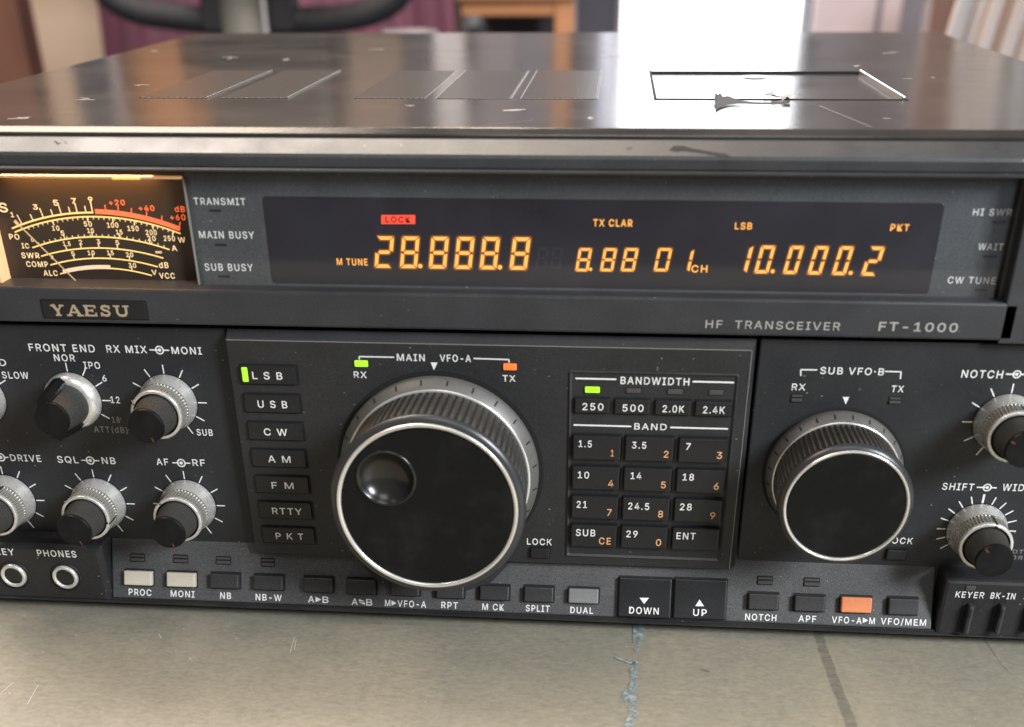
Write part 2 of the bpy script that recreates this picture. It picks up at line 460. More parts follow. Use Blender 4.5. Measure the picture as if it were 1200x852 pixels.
# hatch with a raised frame
h = MB()
h.rbox(LID, hu0 + .0006, hu1 - .0003, hv0 + .0006, hv1 - .0008, -0.003, TR, M_LID, 0.004, 0.0002, 6)
h.rbox(LID, hu0 - .0002, hu0 + .0007, hv0, hv1, TR, .0004, M_WELL, .0003, .0002, 2)
h.rbox(LID, hu0, hu1, hv0 - .0004, hv0 + .0006, TR, .0003, M_WELL, .0003, .0002, 2)
hatch = h.build("access_hatch", lid)
g = MB()
g.rbox(LID, hu1 - .0016, hu1 - .0003, hv0 + .003, hv1 - .003, TR, 0.0010, M_BRIGHT, 0.0006, 0.0005, 4)
g.build("edge_strip", hatch)
g = MB(); a = LID.px(885, 88)
g.add([LID.pt(a[0] + .0050 * math.cos(t), a[1] + .0045 * math.sin(t), TR + .0004) for t in [2 * math.pi * i / 28 for i in range(28)]], [list(range(28))], M_SILV)
g.build("finger_latch", hatch)
# torn scrap of black tape on the front edge of the hatch
g = MB()
tp = [(838, 111), (842, 115.5), (848, 112), (856, 117), (872, 120), (896, 121), (918, 120), (927, 115), (921, 113.8), (928, 111.6), (917, 112.5), (905, 110.5), (897, 111), (908, 114), (912, 116.5), (898, 118.5), (882, 118.3), (866, 115), (850, 112)]
tp = [(838, 112), (841, 113.5), (843.5, 112.8), (847, 115.2), (853, 114.9), (860, 116.6), (870, 118.8), (885, 120), (903, 120.4), (915, 119.5), (927, 118.4),
      (925, 121.0), (905, 122.2), (885, 121.9), (872, 121.3), (862, 121.4), (853, 122.4), (846, 124.4), (841, 127), (838.4, 129), (839.2, 124), (836.8, 119)]
uv = [LID.px(x, y, .0006) for x, y in tp]
M_TAPE = plastic("torn_tape", (0.016, 0.016, 0.018), 0.6, .3, .6)
hgt = [.0016, .0012, .0017, .0011, .0013, .0010, .0008, .0007, .0007, .0008, .0010, .0006, .0005, .0005, .0005, .0005, .0005, .0005, .0005, .0006, .0007, .0010]
g.add([LID.pt(u, v, hh) for (u, v), hh in zip(uv, hgt)], [list(range(len(uv)))[::-1]], M_TAPE)
fl = [(893, 110.6), (899, 111.6), (904, 110.9), (910, 113.2), (919, 113.0), (928.5, 113.8), (926, 116.6), (927, 119.2), (922, 117.2), (917, 118.4), (914, 115.8), (906, 115.2), (903, 113.0), (897, 112.8)]
g.add([LID.pt(*LID.px(x, y, .0006), .0007 + .0005 * (k % 3)) for k, (x, y) in enumerate(fl)], [list(range(len(fl)))[::-1]], M_EDGE)
g.build("torn_tape", lid)

# ------------------------------------------------------------------ bezel: chamfered top rail, ridge, posts, lower name strip
b = MB()
zc0 = zat(164, 0.002); zc1 = zat(183.5, -0.004); zr = zat(197.5, -0.004); zr2 = zat(203, -0.004)
XBL, XBR = XL - .003, XR + .003
def hbar(mb, prof, x0, x1, mt, smooth=False):
    n = len(prof); pts = [(x, y, z) for x in (x0, x1) for y, z in prof]
    mb.add(pts, [[i, i + 1, n + i + 1, n + i] for i in range(n - 1)], mt, smooth)
    mb.add([(x0, y, z) for y, z in prof], [list(range(n))[::-1]], mt); mb.add([(x1, y, z) for y, z in prof], [list(range(n))], mt)
hbar(b, [(0.006, zc0 + .0001), (0.0025, zc0), (-0.0036, zc1 + .0004), (-0.0041, zc1 - .0006), (-0.004, zr), (0.006, zr)], XBL, XBR, M_BEZEL)
hbar(b, [(0.004, zr - .0003), (-0.0045, zr - .0003), (-0.0052, zr - .0008), (-0.005, zr2), (0.004, zr2)], XBL, XBR, M_BEZEL)
b.rbox(FR, FR.px(1196, 280)[0], XBR, zat(392, -.004), zr2, -0.01, 0.0, M_BEZEL, .0006, .0005)
# name strip under the window
zn0 = zat(346, -0.004); zn1 = zat(388.5, -0.004)
unr = FR.px(1190, 383)[0]
b.rbox(FR, XBL, unr, zn1, zn0, -0.012, 0.0, M_BEZEL, .0006, .0008)
bezel = b.build("bezel", radio)
t = MB()
t.tpx(FR, "HF  TRANSCEIVER", 826.5, 384.5, 984, 387, 9.3, M_INKG, bold=.012)
t.tpx(FR, "FT-1000", 1029, 387.5, 1121.5, 389.5, 10.5, M_INKG, bold=.03)
merge(t, bezel)
# chamfer paint chips
t = MB()
def chamfer_chip(pts, mt=M_WELL):
    dv = Vector((0, -0.0061, zc1 + .0004 - zc0)); CH = Plane((0, 0.0025, zc0), X, tuple(-dv))
    t.poly(CH, [CH.px(x, y) for x, y in pts][::-1], 0.00006, mt)
chamfer_chip([(784, 176), (790, 171), (800, 171), (811, 174), (828, 177), (852, 181), (856, 184), (840, 183), (822, 179.5), (800, 177), (792, 178)])
for q in ([(63, 165), (65, 165.2), (69, 168.5), (66, 168)], [(66, 169), (71, 167.2), (71.5, 167.8), (67, 169.6)], [(74, 165.5), (79, 168), (77.5, 168.2)]): chamfer_chip(q)
chamfer_chip([(734, 174), (740, 173.2), (741, 174.3), (735, 175)])
merge(t, bezel)

# worn bright arris lines of the rail and strip
t = MB()

# ------------------------------------------------------------------ display window
zg0 = zat(343.5, 0.0); zg1 = zat(205.5, 0.0)
ug0 = FP.px(216, 275)[0]; ug1 = FP.px(1189, 280)[0]
d = MB()
UGL = FP.px(222.6, 277)[0]
d.rbox(FD, UGL, ug1 + .006, zg0 - .002, zg1 + .002, -0.004, 0.0, M_SURR, .0005, .0003)
# step running round the inside of the window
d.rbox(FD, ug1 - .0012, ug1 + .006, zg0 - .002, zg1 + .002, -.001, 0.003, M_BEZEL, .0004, .0006)
d.rbox(FD, UGL, ug1 - .003, zg0 - .002, zat(344.5, .001), -.001, 0.0022, M_BEZEL, .0004, .0005)
panel = d.build("display_panel", radio)
t = MB()
for s_, x0, y0, x1, y1, cp in (("TRANSMIT", 227.5, 240, 288, 240.5, 8.3), ("MAIN BUSY", 233.8, 279, 298.3, 280, 8.5), ("SUB BUSY", 240.5, 317, 296.8, 318, 8.5),
                               ("HI SWR", 1139.6, 252.4, 1185, 253, 8), ("WAIT", 1145.6, 293, 1175, 293.4, 8), ("CW TUNE", 1110, 332, 1166, 333, 8)):
    t.tpx(FD, s_, x0, y0, x1, y1, cp, M_INK)
merge(t, panel)
for x, y in ((252, 246.8), (259, 287), (263, 324), (1171, 260.5), (1160, 300.5), (1150, 340)):
    u, v = FD.px(x, y); t = MB()
    t.rbox(FD, u - .002, u + .002, v - .0004, v + .0004, 0, .00012, M_WELL, .0002, .00005); t.build("indicator_slit", panel)
# the dark filter with the tubes behind it
M_SCR = plastic("display_filter", (0.0095, 0.0068, 0.0095), 0.3, 0.02, 0.1)
q = quad_px(FD, ((307, 230), (1107.5, 238), (1088, 344), (320, 331.5)))
du0 = (q[0][0] + q[3][0]) / 2; du1 = (q[1][0] + q[2][0]) / 2; dv0 = (q[2][1] + q[3][1]) / 2; dv1 = (q[0][1] + q[1][1]) / 2
t = MB(); t.rbox(FD, du0, du1, dv0, dv1, -.0005, .00025, M_SCR, .0012, .0001, 4)
screen = t.build("display_screen", radio)
WS = .00032
def digit(ch, x0, x1, yb, yt, dot=None, lit=True, shear=.135):
    """one seven-segment figure; x0..x1 the photo span of its foot"""
    a = FD.px(x0, yb, WS); bq = FD.px(x1, yb, WS); top = FD.px((x0 + x1) / 2, yt, WS)
    wd = bq[0] - a[0]; ht = top[1] - a[1]; th = ht * 0.108; gp = th * .26
    on = {'0': 'abcdef', '1': 'bc', '2': 'abged', '8': 'abcdefg'}[ch]
    h2 = ht / 2
    def hor(y, k):      # k: -1 bottom, 0 middle, 1 top
        if k == 0: return [(gp + th * .5, y), (gp + th, y + th / 2), (wd - th - gp, y + th / 2), (wd - th * .5 - gp, y), (wd - th - gp, y - th / 2), (gp + th, y - th / 2)]
        s_ = -k * th
        P = [(gp, y), (wd - gp, y), (wd - th - gp, y + s_), (th + gp, y + s_)]
        return P if k < 0 else P[::-1]
    def ver(x, y0, y1, side):
        s_ = -side * th; e0 = th if y0 == 0 else th * .5
        e1 = th if y1 == ht else th * .5
        P = [(x, y0 + (gp if y0 == 0 else gp)), (x + s_, y0 + e0 + gp * .3), (x + s_, y1 - e1 - gp * .3), (x, y1 - gp)]
        return P if side < 0 else P[::-1]
    seg = {'a': hor(ht, 1), 'd': hor(0, -1), 'g': hor(h2, 0), 'f': ver(0, h2, ht, -1), 'e': ver(0, 0, h2, -1), 'b': ver(wd, h2, ht, 1), 'c': ver(wd, 0, h2, 1)}
    m_ = MB()
    def put(P, mt, w, grow=0.0):
        cx = sum(p[0] for p in P) / len(P); cy = sum(p[1] for p in P) / len(P); out = []
        for x, y in P:
            dx, dy = x - cx, y - cy; L = math.hypot(dx, dy) or 1
            gx = x + (grow if dx > 0 else -grow); gy = y + (grow if dy > 0 else -grow)
            out.append((a[0] + gx + gy * shear, a[1] + gy))
        m_.poly(FD, out, w, mt)
    for k in on:
        if lit: put(seg[k], M_SEGH, WS - .00004, th * .42)  # larger dim copy underneath as a painted halo
        put(seg[k], M_SEG if lit else M_GHOST, WS)
    if dot:
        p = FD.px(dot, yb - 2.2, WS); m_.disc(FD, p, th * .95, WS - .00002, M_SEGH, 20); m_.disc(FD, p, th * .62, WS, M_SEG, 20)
    m_.build("digit", screen)
for ch, x0, x1, dot in (('2', 439, 459, None), ('8', 468.7, 488.5, 492.5), ('8', 502.5, 522.5, None), ('8', 532.3, 552.2, None), ('8', 562, 581.5, 585.8), ('8', 597, 617, None)):
    k = (x0 - 439) / 178; digit(ch, x0, x1, 313.6 + 2.6 * k, 277 + 1.4 * k, dot)
for gx in (627, 644): digit('8', gx, gx + 13, 314.8, 290, lit=False)
for ch, x0, x1, dot in (('8', 674, 689, 692), ('8', 703, 718, None), ('8', 727.3, 743, None), ('0', 766, 782, None)): digit(ch, x0, x1, 317.8, 290.8, dot, shear=.16)
digit('1', 792, 807.5, 318.4, 292, shear=.16)
for ch, x0, x1, dot in (('1', 858, 874.5, None), ('0', 883.6, 900, 905.5), ('0', 917.3, 933, None), ('0', 946, 961.8, None), ('0', 974.5, 990.5, 996.8), ('2', 1009, 1026, None)):
    k = (x0 - 858) / 168; digit(ch, x0, x1, 319.6 + 3.6 * k, 287.6 + 1.6 * k, dot, shear=.17)
def flag(txt, x0, y0, x1, y1, cap, shear=0.0):
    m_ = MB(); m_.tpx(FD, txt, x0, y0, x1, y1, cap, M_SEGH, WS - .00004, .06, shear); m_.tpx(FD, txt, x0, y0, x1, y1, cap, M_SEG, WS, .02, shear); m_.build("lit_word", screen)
flag("M TUNE", 395, 310.5, 431, 311.3, 8); flag("TX CLAR", 695, 265, 741, 266, 8.5); flag("CH", 810, 319, 828.6, 319.5, 8.5)
flag("LSB", 861, 268.6, 881, 269, 8); flag("PKT", 1043, 270.4, 1065, 271, 8)
m_ = MB(); q = quad_px(FD, ((446.8, 262.5), (486.5, 262.5), (486.5, 252), (446.8, 252)), WS)
m_.poly(FD, q, WS, M_SEGR); m_.tpx(FD, "LOCK", 452, 260.8, 481.5, 261, 7.2, M_SEGRD, WS + .00012, .04); m_.build("lit_word", screen)

# front glass: light dust haze, tinted blue to paint in a reflected sheen
M_GLS = bpy.data.materials.new("window_glass"); M_GLS.use_nodes = True
def _glass():
    m = M_GLS; nt = m.node_tree; nt.nodes.remove(bsdf(m)); out = nt.nodes["Material Output"]
    tr = nd(m, 'ShaderNodeBsdfTransparent'); gl = nd(m, 'ShaderNodeBsdfGlossy'); gl.inputs['Roughness'].default_value = .04
    fa = nd(m, 'ShaderNodeLayerWeight'); pw_ = nd(m, 'ShaderNodeMath', operation='POWER'); fr = nd(m, 'ShaderNodeMath', operation='MULTIPLY_ADD')
    fa.inputs[0].default_value = .5; lk(m, fa.outputs['Facing'], pw_.inputs[0]); pw_.inputs[1].default_value = 5
    lk(m, pw_.outputs[0], fr.inputs[0]); fr.inputs[1].default_value = .9; fr.inputs[2].default_value = .05
    df = nd(m, 'ShaderNodeBsdfDiffuse'); df.inputs[0].default_value = (.36, .43, .60, 1)
    v = coords(m, (1, 1, 1)); f = noise(m, v, 14, 5)
    f2 = ramp(m, f, [(0.35, (0.008,) * 3), (0.75, (0.040,) * 3)])
    m1 = nd(m, 'ShaderNodeMixShader'); m2 = nd(m, 'ShaderNodeMixShader')
    lk(m, fr.outputs[0], m1.inputs[0]); lk(m, tr.outputs[0], m1.inputs[1]); lk(m, gl.outputs[0], m1.inputs[2])
    lk(m, f2, m2.inputs[0]); lk(m, m1.outputs[0], m2.inputs[1]); lk(m, df.outputs[0], m2.inputs[2])
    lk(m, m2.outputs[0], out.inputs[0])
_glass()
GF = front(-0.0008)
t = MB(); t.poly(GF, [(FP.px(233, 275)[0], zg0 + .0006), (ug1 - .003, zg0 + .0006), (ug1 - .003, zg1 - .0004), (FP.px(233, 275)[0], zg1 - .0004)], 0, M_GLS)
t.build("window_glass", radio)

# ------------------------------------------------------------------ meter
mt_ = MB()
M_DIAL = mat("meter_dial", (0.028, 0.019, 0.013), 0.55)
FMF = front(0.0)
mq = quad_px(FMF, ((-30, 208.5), (209, 208.5), (232, 346), (0, 344)))
mu0 = FMF.px(-24, 280)[0]; mu1 = (mq[1][0] + mq[2][0]) / 2; mv0 = zat(345, 0, 100); mv1 = zat(208.7, 0, 100)
mt_.rbox(FM, mu0 - .004, mu1 + .003, mv0 - .004, mv1 + .006, -.002, 0, M_DIAL, .0004, .0002)
meter = mt_.build("signal_meter", radio)
t = MB()
bw = .0007
def frame_bar(u0, u1, v0, v1, mt, w1=.0006, w0=-.001): t.rbox(FMF, u0, u1, v0, v1, w0, w1, mt, .0002, .0002, 2)
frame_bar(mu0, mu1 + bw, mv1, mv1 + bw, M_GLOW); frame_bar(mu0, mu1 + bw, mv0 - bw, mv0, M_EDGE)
frame_bar(mu1, mu1 + bw * .8, mv0, mv1, M_EDGE, -.0020, -.0034)
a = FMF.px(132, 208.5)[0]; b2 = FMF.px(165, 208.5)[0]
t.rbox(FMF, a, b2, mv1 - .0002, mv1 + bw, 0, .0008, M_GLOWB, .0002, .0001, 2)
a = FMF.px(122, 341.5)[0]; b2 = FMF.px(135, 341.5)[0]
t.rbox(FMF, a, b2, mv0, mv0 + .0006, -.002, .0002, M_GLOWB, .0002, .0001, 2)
a0 = FM.px(2, 300)[0]
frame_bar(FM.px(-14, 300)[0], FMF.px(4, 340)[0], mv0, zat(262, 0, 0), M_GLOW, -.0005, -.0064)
t.build("meter_frame", meter)

def mp(x, y): return FM.px(x / 4.604, 190 + y / 4.604)
def arc(cp, n=40):
    """circle through three photo points"""
    (x1, y1), (x2, y2), (x3, y3) = [mp(*p) for p in cp]
    D = 2 * (x1 * (y2 - y3) + x2 * (y3 - y1) + x3 * (y1 - y2))
    ux = ((x1 ** 2 + y1 ** 2) * (y2 - y3) + (x2 ** 2 + y2 ** 2) * (y3 - y1) + (x3 ** 2 + y3 ** 2) * (y1 - y2)) / D
    uy = ((x1 ** 2 + y1 ** 2) * (x3 - x2) + (x2 ** 2 + y2 ** 2) * (x1 - x3) + (x3 ** 2 + y3 ** 2) * (x2 - x1)) / D
    r = math.hypot(x1 - ux, y1 - uy); a0 = math.atan2(y1 - uy, x1 - ux); a1 = math.atan2(y3 - uy, x3 - ux)
    return ux, uy, r, a0, a1
def arc_pts(A, f0=0.0, f1=1.0, dr=0.0, n=40):
    ux, uy, r, a0, a1 = A
    return [(ux + (r + dr) * math.cos(a0 + (a1 - a0) * (f0 + (f1 - f0) * i / n)), uy + (r + dr) * math.sin(a0 + (a1 - a0) * (f0 + (f1 - f0) * i / n))) for i in range(n + 1)]
def afrac(A, p):
    ux, uy, r, a0, a1 = A; x, y = mp(*p); return (math.atan2(y - uy, x - ux) - a0) / (a1 - a0)
WM = .00008
lm = bpy.data.lights.new("meter_lamp", 'AREA'); lm.shape = 'RECTANGLE'; lm.size = .05; lm.size_y = .003; lm.energy = .024; lm.color = (1.0, .50, .16)
lo = bpy.data.objects.new("meter_lamp", lm); COL.objects.link(lo); lo.location = FM.pt((mu0 + mu1) / 2, mv1 + .0012, .0030); lo.rotation_euler = (R(-18), 0, 0)
def atick(mb, A, p, l0, l1, mt, wd=.00033):
    f = afrac(A, p); ux, uy, r, a0, a1 = A; a = a0 + (a1 - a0) * f; c_, s_ = math.cos(a), math.sin(a)
    mb.line(FM, (ux + (r + l0) * c_, uy + (r + l0) * s_), (ux + (r + l1) * c_, uy + (r + l1) * s_), wd, WM * 1.1, mt)
A1 = arc(((65, 358), (500, 272), (985, 372))); A2 = arc(((80, 378), (505, 294), (975, 386)))
A3 = arc(((175, 462), (500, 403), (915, 472))); A4 = arc(((222, 508), (530, 463), (882, 518)))
A5 = arc(((272, 555), (530, 518), (852, 565))); A6 = arc(((325, 603), (570, 572), (820, 612)))
s9 = afrac(A1, (503, 272))
t = MB(); lw = .00042
t.pline(FM, arc_pts(A1, 0, s9), lw * 1.2, WM, M_MYEL)
for p, L in (((118, 332), .0032), ((178, 312), .0021), ((235, 298), .0032), ((286, 288), .0021), ((332, 280), .0032), ((380, 276), .0021), ((418, 274), .0032), ((465, 272), .0021), ((500, 272), .0034)): atick(t, A1, p, 0, L, M_MLET)
for tx, x0, y0, x1, cp in (("S", 0, 270, 46, 50), ("1", 60, 297, 78, 27), ("3", 180, 256, 207, 28), ("5", 290, 234, 318, 30), ("7", 388, 224, 413, 30), ("9", 478, 218, 502, 30)):
    t.tpx(FM, tx, x0 / 4.604, 190 + y0 / 4.604, x1 / 4.604, 190 + y0 / 4.604, cp / 4.604, M_MLET, WM, .03)
t.build("meter_scale", meter)
t = MB()
t.pline(FM, arc_pts(A1, s9 + .012, .985, .00035), .0015, WM, M_MRED)
for p in ((572, 270), (640, 280), (710, 290), (790, 305), (870, 330), (965, 362)): atick(t, A1, p, .0009, .0026, M_MRED)
for tx, x0, y0, x1, cp in (("+20", 590, 232, 676, 30), ("+40", 750, 262, 835, 30), ("dB", 945, 268, 1000, 32), ("+60", 920, 312, 1003, 32)):
    t.tpx(FM, tx, x0 / 4.604, 190 + y0 / 4.604, x1 / 4.604, 190 + (y0 + 2) / 4.604, cp / 4.604, M_MRED, WM, .03)
t.build("meter_scale", meter)
def scale(A, ticks, labels, mt=M_MYEL, minor=0, side=-1, f0=0, f1=1):
    t = MB(); t.pline(FM, arc_pts(A, f0, f1), lw, WM, mt)
    for p in ticks: atick(t, A, p, 0, side * .0016, M_MLET)
    if minor:
        for i in range(minor): 
            f = .06 + .9 * i / (minor - 1); ux, uy, r, a0, a1 = A; a = a0 + (a1 - a0) * f
            t.line(FM, (ux + r * math.cos(a), uy + r * math.sin(a)), (ux + (r + side * .0009) * math.cos(a), uy + (r + side * .0009) * math.sin(a)), .00025, WM * 1.1, M_MLET)
    for tx, x0, y0, x1, cp in labels: t.tpx(FM, tx, x0 / 4.604, 190 + y0 / 4.604, x1 / 4.604, 190 + (y0 + 3) / 4.604, cp / 4.604, M_MLET, WM, .025)
    t.build("meter_scale", meter)
scale(A2, ((285, 320), (470, 295), (608, 300), (725, 318), (828, 340), (935, 370)), (("PO", 53, 416, 108, 30), ("10", 283, 368, 323, 26), ("50", 455, 346, 498, 28), ("100", 580, 352, 641, 28), ("150", 690, 370, 750, 28), ("200", 788, 392, 848, 28), ("250", 885, 424, 946, 28), ("W", 962, 433, 1002, 30)), minor=30)
scale(A3, ((350, 412), (500, 402), (645, 408), (808, 436)), (("IC", 120, 464, 160, 28), ("5", 330, 394, 350, 26), ("10", 473, 381, 509, 26), ("15", 628, 389, 663, 26), ("20", 798, 424, 842, 28), ("A", 928, 478, 958, 30), ("0", 170, 428, 184, 20)), minor=22, side=1)
scale(A4, ((362, 474), (440, 465), (535, 463), (635, 468)), (("SWR", 119, 517, 216, 30), ("1.5", 342, 451, 383, 25), ("2", 428, 443, 446, 25), ("3", 524, 440, 543, 25), ("5", 626, 445, 645, 25), ("\u221e", 840, 494, 876, 22)), side=1)
scale(A5, ((405, 530), (503, 518), (597, 520), (700, 532)), (("COMP", 145, 564, 262, 30), ("5", 387, 505, 406, 25), ("10", 475, 500, 513, 25), ("15", 580, 500, 615, 25), ("20", 682, 511, 721, 26), ("dB", 860, 570, 911, 32), ("0", 277, 522, 290, 20)), side=1)
scale(A6, ((712, 583),), (("ALC", 238, 612, 314, 30), ("30", 696, 569, 737, 26), ("V", 820, 607, 848, 28), ("VCC", 862, 627, 946, 31)), side=1)
t = MB(); t.pline(FM, arc_pts(A6, afrac(A6, (345, 600)), afrac(A6, (598, 574)), .0004), .0013, WM * 1.4, M_MWHT); t.build("meter_scale", meter)
FN = front(0.0045)
t = MB(); A = FN.px(101.5, 341.5); B = FN.px(17, 258.5)
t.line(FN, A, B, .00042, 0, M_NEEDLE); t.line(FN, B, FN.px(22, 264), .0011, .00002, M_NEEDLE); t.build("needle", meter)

# ------------------------------------------------------------------ maker's plate with slab-serif letters
q = quad_px(FR, ((49, 352), (170.5, 354), (172.7, 374.8), (50, 372)), .0004)
pu0 = (q[0][0] + q[3][0]) / 2; pu1 = (q[1][0] + q[2][0]) / 2; pv0 = (q[2][1] + q[3][1]) / 2; pv1 = (q[0][1] + q[1][1]) / 2
t = MB(); t.rbox(FR, pu0 - .0004, pu1 + .0004, pv0 - .0004, pv1 + .0004, -.001, .00012, M_WELL, .0004, .0001)
t.rbox(FR, pu0, pu1, pv0, pv1, -.001, .0006, M_KEY, .0004, .0003)
plate = t.build("nameplate", bezel)
t = MB()
PWK = [0]
def slab(ch, u, v, w, h):
    th = h * .26; sf = h * .15; PW = .0007
    def bar(x0, y0, x1, y1, k=None):
        PWK[0] += 1
        t.line(FR, (u + x0 * w, v + y0 * h), (u + x1 * w, v + y1 * h), k or th, PW + PWK[0] * 6e-6, M_GOLD)
    def ser(x0, x1, y): bar(x0, y, x1, y, sf)
    b0, b1 = sf / h / 2, 1 - sf / h / 2
    if ch == 'Y':
        bar(.16, 1, .5, .42); bar(.84, 1, .5, .42, th * .6); bar(.5, .45, .5, 0); ser(-.03, .38, b1); ser(.64, 1.03, b1); ser(.28, .72, b0)
    if ch == 'A':
        bar(.12, 0, .5, 1, th * .6); bar(.86, 0, .5, 1); bar(.28, .34, .72, .34, sf); ser(-.04, .32, b0); ser(.64, 1.06, b0)
    if ch == 'E':
        bar(.22, 0, .22, 1); ser(.02, .92, b1); ser(.02, .95, b0); ser(.2, .7, .52); bar(.89, 1, .89, .7, sf); bar(.92, 0, .92, .34, sf); bar(.68, .38, .68, .66, sf)
    if ch == 'S':
        P = [(.84, .7), (.78, .86), (.5, .93), (.24, .86), (.17, .73), (.28, .6), (.5, .53), (.74, .44), (.84, .28), (.74, .13), (.5, .07), (.22, .14), (.14, .3)]
        t.pline(FR, [(u + x * w, v + y * h) for x, y in P], th * .8, PW, M_GOLD); bar(.87, .66, .87, .98, sf); bar(.12, .02, .12, .36, sf)
    if ch == 'U':
        P = [(.2, 1), (.2, .32), (.28, .14), (.5, .07), (.72, .14), (.8, .32), (.8, 1)]
        t.pline(FR, [(u + x * w, v + y * h) for x, y in P], th * .85, PW, M_GOLD); ser(-.02, .42, b1); ser(.6, 1.02, b1)
for ch, x0, x1 in (('Y', 285, 352), ('A', 366, 448), ('E', 458, 528), ('S', 545, 605), ('U', 622, 702)):
    a = FR.px(x0 / 4.604, 370.1 + (x0 - 285) * .0022, .0007); b2 = FR.px(x1 / 4.604, 370.1 + (x0 - 285) * .0022, .0007); top = FR.px(x0 / 4.604, 357 + (x0 - 285) * .0022, .0007)
    slab(ch, a[0], a[1], b2[0] - a[0], top[1] - a[1])
merge(t, plate)

# ------------------------------------------------------------------ panels
zp1 = zat(393, 0.0); zpL = zat(633, 0.0, 100); zpR = zat(662, 0, 1000)
ucl = FT.px(263.5, 392)[0] * .5 + FT.px(299.5, 640)[0] * .5
ucr = FT.px(891, 403)[0] * .5 + FT.px(862.5, 660)[0] * .5
zct = zat(392.5, -.002); zcb = zat(658, -.004)
t = MB(); t.rbox(FP, XBL, ucl - .001, z_bot + .005, zp1 + .0005, -.006, 0, M_PANEL, .0005, .0006)
kpanel = t.build("knob_panel", radio)
t = MB(); t.rbox(FP, ucr + .0006, XBR, z_bot + .005, zp1 + .0005, -.006, 0, M_PANEL, .0005, .0006)
spanel = t.build("sub_panel", radio)
# raised tuning panel with chamfered top and right edges
t = MB()
zch = zat(405, -.004); uch = ucr - .0022
tp = [(ucl, zcb), (uch, zcb), (uch, zch), (ucl, zch)]
t.poly(FT, tp, 0, M_TUNE)
bk = [(ucl, zcb), (ucr, zcb), (ucr, zct), (ucl, zct)]
wb = -.0028
t.add([FT.pt(ucl, zch, 0), FT.pt(uch, zch, 0), FT.pt(ucr - .0008, zct, wb), FT.pt(ucl, zct, wb)], [[0, 1, 2, 3]], M_TUNE)
t.add([FT.pt(uch, zcb, 0), FT.pt(ucr, zcb, wb), FT.pt(ucr - .0008, zct, wb), FT.pt(uch, zch, 0)], [[0, 1, 2, 3]], M_TUNE)
t.add([FT.pt(ucl, zcb, -.008), FT.pt(ucl, zcb, 0), FT.pt(ucl, zch, 0), FT.pt(ucl, zct, wb), FT.pt(ucl, zct, -.008)], [[0, 1, 2, 3, 4]], M_WELL)
t.add([FT.pt(ucr, zcb, -.008), FT.pt(ucr, zcb, wb), FT.pt(ucr - .0008, zct, wb), FT.pt(ucr - .0008, zct, -.008)], [[3, 2, 1, 0]], M_TUNE)
t.add([FT.pt(ucl, zcb, -.008), FT.pt(ucr, zcb, -.008), FT.pt(uch, zcb, 0), FT.pt(ucl, zcb, 0)], [[0, 1, 2, 3]], M_TUNE)
t.line(FT, (ucl, zch), (uch, zch), .00028, .00003, M_EDGE)
t.line(FT, (uch, zcb), (uch, zch), .00022, .00003, M_EDGE)
tpanel = t.build("tuning_panel", radio)

# ------------------------------------------------------------------ lower strip, socket block, switch block
zsb = zs1 - .0001
x_sl = ST.px(131, 670)[0]; x_sr = ST.px(1094, 700)[0]
t = MB()
vt = (zat(628, 0) - zs1) / ST.v.z
vb = 0.0001
t.rbox(ST, x_sl, x_sr, vb, vt, -.008, 0, M_STRIP, .0006, .0006)
strip = t.build("button_strip", radio)
# dark lower rail
t = MB()
hbar(t, [(0.004, zsb - .0001), (-0.0086, zsb - .0001), (-0.0087, zsb - .0006), (-0.0094, zsb - .0008), (-0.0099, zsb - .0010), (-0.0100, z_bot + .0003), (-0.0094, z_bot), (0.01, z_bot)], XBL, XBR, M_BASE)
rail = t.build("base_rail", radio)
t = MB()
ubl = FB.px(126, 680)[0]; zbt = zat(640, -.0095, 60)
t.rbox(FB, XBL, ubl - .0003, zsb - .002, zbt, -.012, 0, M_BASE, .0006, .0018)
t.add([FB.pt(XBL, zbt + .001, -.0092), FB.pt(ubl - .001, zbt + .001, -.0092), FB.pt(ubl - .001, zbt - .0014, -.0006), FB.pt(XBL, zbt - .0014, -.0006)], [[3, 2, 1, 0]], M_BASE)
sblock = t.build("socket_block", radio)
t = MB(); ubr = FB.px(1102, 710)[0]; zbt2 = zat(681, -.0095, 1150)
t.rbox(FB, ubr, XBR, zsb - .002, zbt2, -.012, 0, M_BASE, .0006, .0014)
wblock = t.build("switch_block", radio)

# lobe of the tuning panel round the main knob
FLb = ST.up(.0012)
lob = [(414, 648), (440, 679.5), (456, 687.5), (478, 690), (548, 692), (576, 682), (597, 660.5), (597, 640), (414, 640)]
t = MB(); uv = [FLb.px(x, y) for x, y in lob]
t.prism(FLb, [(uv, -.003), (uv, 0)], M_TUNE); t.build("knob_lobe", tpanel)

